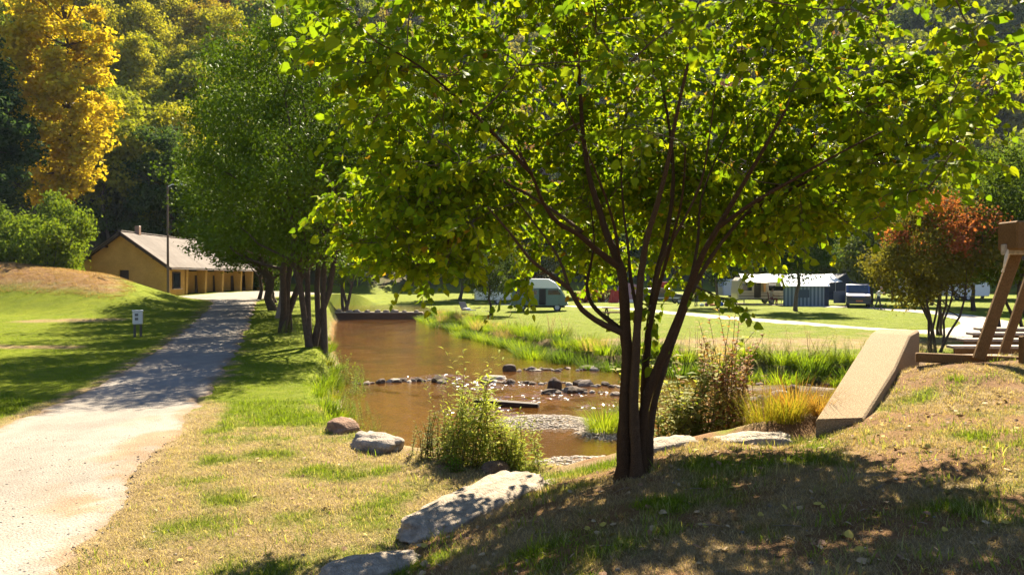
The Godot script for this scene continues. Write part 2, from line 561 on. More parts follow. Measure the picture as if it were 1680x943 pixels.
func ground_tint(x: float, d: float, h: float) -> Color:
	var dry := dryness(x, d)
	var f := fine.get_noise_2d(x * 2.3, d * 2.3)
	var green := Color(0.13, 0.165, 0.008).lerp(Color(0.185, 0.215, 0.011), clampf(0.5 + f, 0, 1))
	var straw := Color(0.33, 0.245, 0.125).lerp(Color(0.24, 0.165, 0.08), clampf(0.5 + f, 0, 1))
	var c := green.lerp(straw, smooth(0.3, 0.75, dry))
	if d > 44.0 and x < -18.0 and dry > 0.3:
		c = c.lerp(Color(0.24, 0.135, 0.06), smooth(0.5, 0.9, dry))
	if x > toe(d) and d < 20.0:
		# trodden soil between the tufts
		c = c.lerp(Color(0.21, 0.115, 0.052), smooth(-0.05, 0.28, patchy.get_noise_2d(x * 4.0 - 9.0, d * 4.0) + 0.1))
		c = c.lerp(Color(0.30, 0.21, 0.13), smooth(6.4, 7.6, x + 0.25 * f) * 0.8)
	if hill(x, d) > 1.0:
		c = Color(0.10, 0.07, 0.03).lerp(Color(0.07, 0.085, 0.02), clampf(0.5 + f, 0, 1))
	return c

func bed_tint(x: float, d: float, h: float) -> Color:
	var f := 0.5 + fine.get_noise_2d(x * 3.0, d * 3.0)
	if h > WATER - 0.02:
		return Color(0.17, 0.125, 0.08).lerp(Color(0.30, 0.25, 0.19), clampf(f, 0, 1))
	var silt := Color(0.24, 0.105, 0.024).lerp(Color(0.14, 0.065, 0.017), clampf(f, 0, 1))
	return silt.lerp(Color(0.055, 0.04, 0.015), smooth(0.0, 0.3, patchy.get_noise_2d(x * 1.6, d * 0.9 + 31.0)) * 0.75)

func steps(list: Array) -> PackedFloat32Array:
	# list of [start, step] with the last [end, 0]
	var o := PackedFloat32Array()
	for i in list.size() - 1:
		var x: float = list[i][0]
		while x < list[i + 1][0] - list[i][1] * 0.5:
			o.append(x)
			x += list[i][1]
	o.append(list[-1][0])
	return o

func make_ground() -> void:
	for q in NEAR_SHORE: river_poly.append(q)
	for q in FAR_SHORE: river_poly.append(q)
	var xs := steps([[-420, 20], [-120, 4], [-60, 1.4], [-36, 0.6], [-15, 0.3], [-6, 0.13], [5.6, 0.25], [13, 0.6], [36, 2], [80, 6], [140, 20], [420, 0]])
	var ds := steps([[-30, 6], [-6, 1], [3, 0.13], [12.5, 0.2], [26, 0.45], [68, 1.2], [110, 4], [200, 12], [620, 0]])
	var nx := xs.size()
	var nd := ds.size()
	var m := MB.new()
	var hs := PackedFloat32Array()
	hs.resize(nx * nd)
	for j in nd:
		for i in nx:
			var h := height(xs[i], ds[j])
			# the beds of the lane and the road are cut a little lower than the turf
			if path_side(xs[i], ds[j]) < -0.12: h -= 0.06
			elif xs[i] > -4.0 and ds[j] > 26.0 and ds[j] < 88.0 and minf(road_side(ROAD, Vector2(xs[i], ds[j])), road_side(LANE, Vector2(xs[i], ds[j]))) < -0.1: h -= 0.14
			hs[j * nx + i] = h
	for j in nd:
		for i in nx:
			var x := xs[i]
			var d := ds[j]
			var h := hs[j * nx + i]
			var i0 := maxi(i - 1, 0)
			var i1 := mini(i + 1, nx - 1)
			var j0 := maxi(j - 1, 0)
			var j1 := mini(j + 1, nd - 1)
			var gx := (hs[j * nx + i1] - hs[j * nx + i0]) / (xs[i1] - xs[i0])
			var gd := (hs[j1 * nx + i] - hs[j0 * nx + i]) / (ds[j1] - ds[j0])
			var c := bed_tint(x, d, h) if h < WATER + 0.07 else ground_tint(x, d, h)
			if h >= WATER + 0.07 and h < WATER + 0.45 and x < 27.0 and d < 80.0: c = c.lerp(Color(0.13, 0.085, 0.045), 0.7)
			m.vert(Vector3(x, h, -d), Vector3(-gx, 1, gd).normalized(), c)
	for j in nd - 1:
		for i in nx - 1:
			var a := j * nx + i
			m.ix.append(a); m.ix.append(a + nx); m.ix.append(a + nx + 1)
			m.ix.append(a); m.ix.append(a + nx + 1); m.ix.append(a + 1)
	tag(add("ground", m.mesh(), M.ground), "turf, scorched grass and soil of the valley floor and hillsides", "ground", "", "structure")

func ribbon(called: String, label: String, rows: Array, across: int, tinter: Callable) -> void:
	# rows: [left Vector2, right Vector2]
	var m := MB.new()
	for r in rows:
		for k in across + 1:
			var t := float(k) / across
			var p: Vector2 = r[0].lerp(r[1], t)
			var e := 0.3
			var h := height(p.x, p.y)
			var g := Vector3(height(p.x - e, p.y) - height(p.x + e, p.y), 2.0 * e, height(p.x, p.y + e) - height(p.x, p.y - e)).normalized()
			var rim: float = minf(t, 1.0 - t) * r[0].distance_to(r[1])
			m.vert(Vector3(p.x, h + (0.012 if rim > 0.05 else -0.05), -p.y), g, tinter.call(p.x, p.y, rim))
	var w := across + 1
	for j in rows.size() - 1:
		for k in across:
			var a := j * w + k
			m.ix.append(a); m.ix.append(a + w); m.ix.append(a + w + 1)
			m.ix.append(a); m.ix.append(a + w + 1); m.ix.append(a + 1)
	tag(add(called, m.mesh(), M.path), label, "path", "", "structure")

func lane_tint(x: float, d: float, rim: float) -> Color:
	var f := 0.5 + patchy.get_noise_2d(x * 2.0, d * 0.9 + 70.0) * 0.9
	var c := Color(0.25, 0.22, 0.187).lerp(Color(0.315, 0.283, 0.245), clampf(f, 0, 1))
	# washed-in sand along the right edge
	var s := smooth(0.06, 0.28, patchy.get_noise_2d(x * 3.1 + 5.0, d * 1.6)) * smooth(1.3, 0.35, table(PATH_RIGHT, d) - x) * smooth(16, 12, d)
	c = c.lerp(Color(0.30, 0.185, 0.105), s * 0.8)
	var ruts := smooth(0.35, 0.6, fine.get_noise_2d(x * 2.2 - d * 0.9, d * 0.16)) * smooth(13, 8, d)
	c = c.lerp(Color(0.33, 0.30, 0.26), ruts * 0.8)
	# earth creeping in from the verges
	return c.lerp(Color(0.25, 0.165, 0.095), smooth(0.34, 0.02, rim + 0.3 * fine.get_noise_2d(x * 2.0, d * 2.0)) * 0.8)

func road_tint(x: float, d: float, rim: float) -> Color:
	var f := 0.5 + patchy.get_noise_2d(x * 2.0, d * 2.0)
	return Color(0.42, 0.37, 0.31).lerp(Color(0.50, 0.46, 0.40), clampf(f, 0, 1))

func make_paths() -> void:
	var rows := []
	var d := 0.5
	while d < 87.5:
		var w := 0.16 * (fine.get_noise_1d(d * 0.9) + 0.7 * patchy.get_noise_1d(d * 3.0)) * (1.0 if d < 30 else 1.6)
		var w2 := 0.34 * patchy.get_noise_1d(d * 2.2 + 80.0) + 0.07 * fine.get_noise_1d(d * 1.4)
		rows.append([Vector2(table(PATH_LEFT, d) + w, d), Vector2(table(PATH_RIGHT, d) + w2, d)])
		d += 0.15 if d < 16 else 0.35 if d < 40 else 0.7
	ribbon("lane", "pale gravel lane leading past the brook to the yellow house", rows, 24, lane_tint)
	for part in [[ROAD, "camp_road", "pale gravel road curving through the camp meadow"], [LANE, "bridge_path", "pale gravel path between the camp road and the footbridge"]]:
		rows = []
		var line: Array = part[0]
		for i in line.size() - 1:
			var a: Vector3 = line[i]
			var b: Vector3 = line[i + 1]
			var pa: Vector3 = line[maxi(i - 1, 0)]
			var pb: Vector3 = line[mini(i + 2, line.size() - 1)]
			for k in 10:
				var t := k / 10.0
				var p := a.cubic_interpolate(b, pa, pb, t)
				var q := a.cubic_interpolate(b, pa, pb, t + 0.05)
				var dir := Vector2(q.x - p.x, q.y - p.y).normalized()
				var side := Vector2(-dir.y, dir.x) * (p.z + 0.25 * fine.get_noise_1d(i * 7.0 + t * 6.0))
				rows.append([Vector2(p.x, p.y) - side, Vector2(p.x, p.y) + side])
		ribbon(part[1], part[2], rows, 6, road_tint)

# ---------------------------------------------------------------- water
func riffle(x: float, d: float) -> float:
	var r := 0.0
	for g in [Vector4(-2.4, 26.2, 1.7, 1.3), Vector4(-0.6, 24.4, 2.2, 1.6), Vector4(1.6, 22.6, 2.2, 0.8), Vector4(-0.7, 19.3, 1.3, 1.2), Vector4(0.4, 21.6, 1.8, 0.9), Vector4(2.4, 20.0, 1.0, 1.0), Vector4(7.5, 22.2, 2.2, 1.2)]:
		r = maxf(r, 1.0 - Vector2((x - g.x) / g.z, (d - g.y) / g.w).length())
	return smooth(0.0, 0.5, r)

func make_water() -> void:
	var xs := steps([[-34, 3], [-10, 0.6], [-5.2, 0.11], [4.8, 0.3], [12, 1.5], [30, 0]])
	var ds := steps([[9.4, 0.3], [15, 0.11], [29, 0.5], [40, 2], [64.2, 0]])
	var wv := FastNoiseLite.new()
	wv.seed = 31
	wv.frequency = 1.0
	wv.fractal_octaves = 2
	var wave := func(x: float, d: float) -> float:
		var a := riffle(x, d)
		return WATER + wv.get_noise_2d(x * 1.6, d * 2.4) * 0.05 * a + wv.get_noise_2d(x * 0.5, d * 0.8) * 0.006
	var m := MB.new()
	var nx := xs.size()
	for j in ds.size():
		for i in nx:
			var h: float = wave.call(xs[i], ds[j])
			var e := 0.05
			var nn := Vector3(wave.call(xs[i] - e, ds[j]) - wave.call(xs[i] + e, ds[j]), 2.0 * e, wave.call(xs[i], ds[j] + e) - wave.call(xs[i], ds[j] - e)).normalized()
			m.vert(Vector3(xs[i], h, -ds[j]), nn, Color.WHITE)
	for j in ds.size() - 1:
		for i in nx - 1:
			var a := j * nx + i
			m.ix.append(a); m.ix.append(a + nx); m.ix.append(a + nx + 1)
			m.ix.append(a); m.ix.append(a + nx + 1); m.ix.append(a + 1)
	tag(add("water", m.mesh(), M.water), "shallow reddish brown water of the brook", "water", "", "structure")
	m = MB.new()
	m.quad(Vector3(-30, -0.02, -64.7), Vector3(-30, -0.02, -84), Vector3(10, -0.02, -84), Vector3(10, -0.02, -64.7))
	tag(add("water_above_weir", m.mesh(), M.water), "still brown water held back above the weir", "water", "", "structure")
	# foam and air bubbles where the water breaks over the stones
	var fl := MB.new()
	fl.bare = true
	var r := RandomNumberGenerator.new()
	r.seed = 77
	for k in 1500:
		var x := r.randf_range(-4.8, 4.6)
		var d := r.randf_range(17.8, 27.6)
		var a := riffle(x, d)
		if r.randf() > a * a or height(x, d) > WATER - 0.03: continue
		var h: float = wave.call(x, d) + 0.006
		var s := r.randf_range(0.02, 0.075)
		var an := r.randf() * TAU
		var u := Vector3(cos(an), 0, sin(an)) * s
		var w := Vector3(-sin(an), 0, cos(an)) * s * r.randf_range(0.25, 0.6)
		var o := Vector3(x, h, -d)
		fl.col = Color(0.75, 0.74, 0.7)
		fl.quad(o - u, o - w + Vector3(0, 0.012, 0), o + u, o + w)
	tag(add("foam", fl.mesh(), M.plain), "white flecks of foam on the riffles of the brook", "foam", "", "stuff")

# ---------------------------------------------------------------- foliage
func leaf_cards(m: MB, r: RandomNumberGenerator, o: Vector3, rad: Vector3, count: int, size: float, up := 0.0) -> void:
	# leaf-sized faces through the shell of one clump, each turned outwards with some scatter
	for k in count:
		var dir := Vector3(r.randfn(), r.randfn(), r.randfn()).normalized()
		var q := pow(r.randf(), 0.45)
		if k % 7 == 0: q *= r.randf_range(1.0, 1.5)
		var p := o + Vector3(dir.x * rad.x, dir.y * rad.y, dir.z * rad.z) * q
		var nn := (dir * 0.8 + Vector3(r.randf_range(-1, 1), r.randf_range(-1, 1) + up, r.randf_range(-1, 1))).normalized()
		var t := nn.cross(Vector3(r.randf_range(-1, 1), r.randf_range(-1, 1), r.randf_range(-1, 1))).normalized()
		var b := nn.cross(t)
		var s := size * r.randf_range(0.65, 1.3)
		var w := s * r.randf_range(0.32, 0.46)
		var lift := nn * s * r.randf_range(-0.12, 0.16)
		var j := r.randf_range(0.72, 1.28)
		var hue := r.randf_range(-0.12, 0.16)
		var c := Color(j * (1.0 + hue), j, j * (1.0 - hue))
		var i := m.v.size()
		m.v.append(p - t * s * 0.5); m.v.append(p + b * w + lift - t * s * 0.08); m.v.append(p + t * s * 0.55); m.v.append(p - b * w + lift - t * s * 0.08)
		m.c.append(c); m.c.append(c); m.c.append(c); m.c.append(c)
		m.ix.append(i); m.ix.append(i + 1); m.ix.append(i + 2)
		m.ix.append(i); m.ix.append(i + 2); m.ix.append(i + 3)

func clumps_in(r: RandomNumberGenerator, mid: Vector3, rad: Vector3, count: int, lump: float, taper := 0.0) -> Array:
	# clump middles spread through an uneven egg; [middle, radius]
	var out := []
	var tries := 0
	while out.size() < count and tries < count * 40:
		tries += 1
		var q := Vector3(r.randf_range(-1, 1), r.randf_range(-1, 1), r.randf_range(-1, 1))
		var narrow := 1.0 - taper * maxf(q.y, 0.0)
		var l := Vector3(q.x / narrow, q.y, q.z / narrow).length()
		if l > 1.0 or l < 0.35: continue
		var p := mid + q * rad
		var ok := true
		for e in out:
			if p.distance_to(e[0]) < lump * 0.62: ok = false
		if ok: out.append([p, lump * r.randf_range(0.7, 1.25)])
	return out

func limb_path(a: Vector3, b: Vector3, r: RandomNumberGenerator, n := 5, sag := 0.12) -> Array:
	var pts := []
	var len := a.distance_to(b)
	var off := Vector3(r.randf_range(-1, 1), r.randf_range(-0.2, 0.6), r.randf_range(-1, 1)) * len * sag
	for i in n + 1:
		var t := float(i) / n
		pts.append(a.lerp(b, t) + off * sin(t * PI) + Vector3(r.randf_range(-1, 1), r.randf_range(-1, 1), r.randf_range(-1, 1)) * len * 0.018)
	return pts

func radii(n: int, r0: float, r1: float) -> Array:
	var o := []
	for i in n: o.append(lerpf(r0, r1, float(i) / (n - 1)))
	return o

var tinted := {}
func leaf_of(kind: String, c: Color) -> StandardMaterial3D:
	var key := [kind, c]
	if not tinted.has(key):
		var m: StandardMaterial3D = M[kind].duplicate()
		m.albedo_color = c.linear_to_srgb()
		tinted[key] = m
	return tinted[key]

# a tree for the middle distance: {trunk mesh, crown mesh}
func tree_meshes(sd: int, high: float, mid_y: float, rad: Vector3, clump_n: int, lump: float, per: int, leaf: float, trunk_r: float, stems := 1, taper := 0.3) -> Dictionary:
	var r := RandomNumberGenerator.new()
	r.seed = sd
	var cl := clumps_in(r, Vector3(0, mid_y, 0), rad, clump_n, lump, taper)
	var crown := MB.new()
	crown.bare = true
	for e in cl:
		leaf_cards(crown, r, e[0], Vector3(e[1], e[1] * 0.72, e[1]), int(per * r.randf_range(0.75, 1.25)), leaf, 0.35)
	var wood := MB.new()
	var spine := []
	for s in stems:
		var lean := Vector3(r.randf_range(-1, 1), 0, r.randf_range(-1, 1)) * (rad.x * (0.12 if stems == 1 else 0.5))
		var foot := Vector3(0, -0.3, 0) if stems == 1 else Vector3(cos(TAU * s / stems + 0.5), 0, sin(TAU * s / stems + 0.5)) * trunk_r * 1.3 + Vector3(0, -0.3, 0)
		var pts := limb_path(foot, Vector3(lean.x, high * r.randf_range(0.78, 0.92), lean.z), r, 9, 0.05)
		var rr := radii(10, trunk_r, trunk_r * 0.14)
		rr[0] = trunk_r * 1.3
		wood.tube(pts, rr, 9, 0.06)
		spine.append(pts)
	for i in cl.size():
		if i % 2 == 1 and clump_n > 24: continue
		var p: Vector3 = cl[i][0]
		var pts: Array = spine[i % stems]
		var best := 3
		for k in range(2, 9):
			if absf(pts[k].y - (p.y - 0.55 * Vector2(p.x, p.z).length())) < absf(pts[best].y - (p.y - 0.55 * Vector2(p.x, p.z).length())): best = k
		var l := limb_path(pts[best], p, r, 4)
		wood.tube(l, radii(5, trunk_r * lerpf(0.5, 0.15, best / 9.0), 0.012 + trunk_r * 0.04), 5, 0.0, false)
	return {"trunk": wood.mesh(), "crown": crown.mesh()}

func put_tree(called: String, meshes: Dictionary, leaf: Material, where: Vector3, turn: float, size: Vector3, bark: Material, label: String, group := "", category := "tree") -> Node3D:
	var o := base(called, where, 0.0)
	o.transform.basis = Basis(Vector3.UP, turn).scaled(size)
	add("trunk", meshes.trunk, bark, o)
	add("crown", meshes.crown, leaf, o)
	tag(o, label, category, group)
	return o

var BARK := {}
func bark_of(c: Color) -> StandardMaterial3D:
	if not BARK.has(c):
		var m: StandardMaterial3D = M.bark.duplicate()
		m.albedo_color = c.linear_to_srgb()
		BARK[c] = m
	return BARK[c]

var FOREST := []

func make_woods() -> void:
	var r := RandomNumberGenerator.new()
	r.seed = 61
	FOREST = [
		tree_meshes(101, 14.0, 8.6, Vector3(4.2, 5.6, 4.2), 34, 1.75, 300, 0.40, 0.20),
		tree_meshes(102, 13.0, 8.0, Vector3(4.8, 5.2, 4.8), 38, 1.7, 280, 0.40, 0.22),
		tree_meshes(103, 16.0, 9.8, Vector3(3.8, 6.4, 3.8), 36, 1.6, 290, 0.38, 0.20),
		tree_meshes(104, 12.0, 7.4, Vector3(4.4, 4.8, 4.4), 30, 1.9, 320, 0.42, 0.19),
	]
	var kinds := [
		[Color(0.215, 0.23, 0.018), "olive green tree in the wood above the house"],
		[Color(0.31, 0.29, 0.02), "yellowish green tree in the wood above the house"],
		[Color(0.135, 0.17, 0.02), "dark green tree in the wood above the house"],
		[Color(0.30, 0.22, 0.02), "golden tree in the wood above the house"],
	]
	var dark := bark_of(Color(0.09, 0.07, 0.05))
	# trees one can tell apart on the slope behind the house
	var spots := []
	var tries := 0
	while spots.size() < 74 and tries < 9000:
		tries += 1
		var d := r.randf_range(80, 150)
		var x := d * r.randf_range(-0.70, -0.13)
		var g := hill(x, d)
		if g < 0.6 or (x > -36 and d < 90): continue
		if (g + 15.0) / d > 0.62: continue
		var ok := true
		for s in spots:
			if Vector2(x, d).distance_to(s) < 5.6: ok = false
		if ok: spots.append(Vector2(x, d))
	for s in spots:
		var k: int = [0, 0, 1, 1, 2, 0, 1, 3, 0, 1, 1, 2, 0, 1, 1, 0][r.randi() % 16]
		var sz := r.randf_range(0.8, 1.25)
		put_tree("hillside_tree", FOREST[r.randi() % 4], leaf_of("leaf_far", kinds[k][0]), on_ground(s.x, s.y), r.randf() * TAU, Vector3(sz, sz * r.randf_range(0.9, 1.2), sz), dark, kinds[k][1] + (", higher up" if s.y > 112 else ", lower down"), "trees of the wooded hillside")
	# the tall trees at the left edge
	var gold := tree_meshes(110, 24.0, 14.6, Vector3(3.4, 10.8, 3.4), 120, 1.05, 200, 0.33, 0.26, 1, 0.25)
	var o := put_tree("golden_tree", gold, leaf_of("leaf_far", Color(0.50, 0.375, 0.025)), on_ground(-39.0, 68), 0.4, Vector3(1.22, 1.12, 1.15), dark, "tall bright golden yellow tree at the left edge of the wood")
	var dk := tree_meshes(111, 20.0, 11.0, Vector3(3.6, 8.2, 3.6), 90, 1.15, 210, 0.33, 0.25, 1, 0.3)
	put_tree("dark_tree", dk, leaf_of("leaf_far", Color(0.05, 0.085, 0.028)), on_ground(-40.6, 60.5), 1.0, Vector3(1, 0.92, 1), dark, "dark blue-green tree at the left edge in front of the golden tree")
	put_tree("slope_tree", FOREST[2], leaf_of("leaf_far", Color(0.06, 0.10, 0.02)), on_ground(-38.5, 87), 2.0, Vector3(1.0, 0.95, 1.0), dark, "low dark green tree just behind the roof of the yellow house")
	put_tree("slope_tree", FOREST[3], leaf_of("leaf_far", Color(0.07, 0.11, 0.03)), on_ground(-32.5, 92), 0.7, Vector3(0.9, 0.75, 0.9), dark, "pale green young tree behind the ridge of the yellow house")
	# the far woods: one mass
	var far := []
	for q in 3:
		var fm := MB.new()
		fm.bare = true
		var fr := RandomNumberGenerator.new()
		fr.seed = 130 + q
		for e in clumps_in(fr, Vector3(0, 8.0, 0), Vector3(4.0, 5.4, 4.0), 20, 2.1, 0.35):
			leaf_cards(fm, fr, e[0], Vector3(e[1], e[1] * 0.75, e[1]), 75, 0.85, 0.35)
		fm.bare = true
		var tr := RandomNumberGenerator.new()
		for k in 6:
			var a0 := TAU * k / 6.0
			var a1 := TAU * (k + 1) / 6.0
			fm.col = Color(0.8, 0.6, 0.5)
			fm.quad(Vector3(cos(a0) * 0.22, -1, sin(a0) * 0.22), Vector3(cos(a1) * 0.22, -1, sin(a1) * 0.22), Vector3(cos(a1) * 0.1, 9, sin(a1) * 0.1), Vector3(cos(a0) * 0.1, 9, sin(a0) * 0.1))
		far.append(fm.mesh())
	var where := [[], [], []]
	var tint := [[], [], []]
	var d := 118.0
	while d < 430.0:
		var step := 5.2 + d * 0.012
		var x := -1.0 * d
		while x < 1.25 * d:
			var xx := x + r.randf_range(-0.5, 0.5) * step
			var dd := d + r.randf_range(-0.5, 0.5) * step
			x += step
			var g := hill(xx, dd)
			if g < 1.0 or (g - 6.0) / dd > 0.7: continue
			if dd < 152 and xx / dd < -0.11 : continue
			var k := r.randi() % 3
			var sz := r.randf_range(0.8, 1.3)
			where[k].append(Transform3D(Basis(Vector3.UP, r.randf() * TAU).scaled(Vector3(sz, sz * r.randf_range(0.9, 1.2), sz)), on_ground(xx, dd)))
			var c: Color = [Color(0.16, 0.185, 0.024), Color(0.22, 0.22, 0.024), Color(0.125, 0.155, 0.024), Color(0.22, 0.15, 0.035), Color(0.22, 0.19, 0.03), Color(0.19, 0.09, 0.035)][[0, 1, 0, 1, 2, 4, 1, 3, 4, 5, 0, 2][r.randi() % 12]]
			tint[k].append(c * r.randf_range(0.8, 1.2))
		d += step
	for k in 3:
		tag(scatter("far_woods", far[k], M.leaf_far, where[k], tint[k]), "mass of autumn woodland covering the far hillsides", "woodland", "far hillside woods", "stuff")
	# undergrowth at the foot of the wood
	var und := bush_meshes(141, Vector3(2.4, 1.7, 2.0), 20, 0.9, 220, 0.24)
	for k in 12:
		var bd := 87.0 + (k * 37 % 11) * 0.9
		var bx := -47.0 + k * 1.75
		var bo := base("wood_edge_bush", on_ground(bx, bd))
		bo.transform.basis = Basis(Vector3.UP, k * 2.1).scaled(Vector3(1.2, 1.0 + 0.5 * (k % 3), 1.2))
		add("stems", und.trunk, dark, bo)
		add("foliage", und.crown, leaf_of("leaf_far", [Color(0.09, 0.125, 0.025), Color(0.12, 0.14, 0.03), Color(0.07, 0.105, 0.022)][k % 3]), bo)
		tag(bo, "green undergrowth bush at the foot of the wood behind the house", "bush", "undergrowth behind the house")
	# bushes on the dry bank left of the house
	var bush := bush_meshes(140, Vector3(2.6, 1.9, 2.2), 26, 0.85, 330, 0.17)
	for b in [[-32.7, 55.5, Vector3(1.3, 1.5, 1.1), Color(0.135, 0.185, 0.016), "bright green bush on the dry bank beside the gable of the house"],
			[-38.6, 56.5, Vector3(1.3, 1.5, 1.2), Color(0.09, 0.135, 0.018), "dark green bush at the left edge on top of the dry bank"],
			[-36.0, 59.5, Vector3(1.3, 1.9, 1.2), Color(0.11, 0.155, 0.02), "tall green bush behind the other two on the dry bank"]]:
		var bo := base("bank_bush", on_ground(b[0], b[1]))
		bo.transform.basis = Basis(Vector3.UP, r.randf() * TAU).scaled(b[2])
		add("stems", bush.trunk, dark, bo)
		add("foliage", bush.crown, leaf_of("leaf_far", b[3]), bo)
		tag(bo, b[4], "bush", "bushes on the dry bank")

func bush_meshes(sd: int, rad: Vector3, n: int, lump: float, per: int, leaf: float) -> Dictionary:
	var r := RandomNumberGenerator.new()
	r.seed = sd
	var cl := clumps_in(r, Vector3(0, rad.y * 0.9, 0), rad, n, lump, 0.2)
	var crown := MB.new()
	crown.bare = true
	var wood := MB.new()
	for e in cl:
		leaf_cards(crown, r, e[0], Vector3(e[1], e[1] * 0.8, e[1]), per, leaf, 0.3)
		wood.tube(limb_path(Vector3(e[0].x * 0.15, -0.2, e[0].z * 0.15), e[0], r, 4), radii(5, 0.035, 0.01), 5, 0.0, false)
	return {"trunk": wood.mesh(), "crown": crown.mesh()}

# ---------------------------------------------------------------- the row of trees along the left bank
func make_river_trees() -> void:
	var r := RandomNumberGenerator.new()
	r.seed = 71
	var brown := bark_of(Color(0.085, 0.06, 0.04))
	var pale := bark_of(Color(0.26, 0.20, 0.155))
	var big := tree_meshes(201, 10.5, 6.9, Vector3(4.1, 4.3, 3.9), 78, 1.05, 620, 0.105, 0.12, 5, 0.35)
	var second := tree_meshes(202, 11.0, 6.6, Vector3(3.9, 4.4, 3.9), 70, 1.1, 560, 0.115, 0.15, 3, 0.3)
	var third := tree_meshes(203, 12.0, 7.4, Vector3(4.0, 5.0, 4.0), 64, 1.2, 460, 0.135, 0.19, 1, 0.3)
	var green := leaf_of("leaf_alder", Color(0.092, 0.14, 0.012))
	var green2 := leaf_of("leaf_alder", Color(0.08, 0.122, 0.012))
	put_tree("alder_tree", big, green, on_ground(-6.75, 27.2), 0.3, Vector3(1.0, 1.14, 1.0), brown, "large green tree with a clump of brown trunks on the left bank", "trees along the left bank")
	put_tree("alder_tree", second, green2, on_ground(-9.6, 33.0), 1.3, Vector3(1, 1.2, 1), brown, "green tree standing just behind the clump of brown trunks", "trees along the left bank")
	put_tree("alder_tree", third, green, on_ground(-11.9, 40.5), 2.2, Vector3(1.35, 0.95, 1.1), pale, "tree with a pale thick trunk beside the brook bank", "trees along the left bank")
	put_tree("alder_tree", third, green2, on_ground(-14.1, 46.5), 4.0, Vector3(1.4, 0.86, 1.2), brown, "tree with a dark trunk in the middle of the row beside the lane", "trees along the left bank")
	put_tree("alder_tree", second, green, on_ground(-16.4, 54.0), 5.0, Vector3(1.2, 1.0, 1.1), brown, "tree near the far end of the row beside the lane", "trees along the left bank")
	put_tree("alder_tree", third, green2, on_ground(-19.6, 61.0), 0.9, Vector3(0.75, 0.8, 0.75), brown, "slender tree at the end of the lane before the house porch", "trees along the left bank")
	put_tree("alder_tree", second, green2, on_ground(-14.8, 70.0), 2.9, Vector3(1.0, 1.1, 1.0), brown, "tree beyond the weir at the head of the brook", "trees along the left bank")

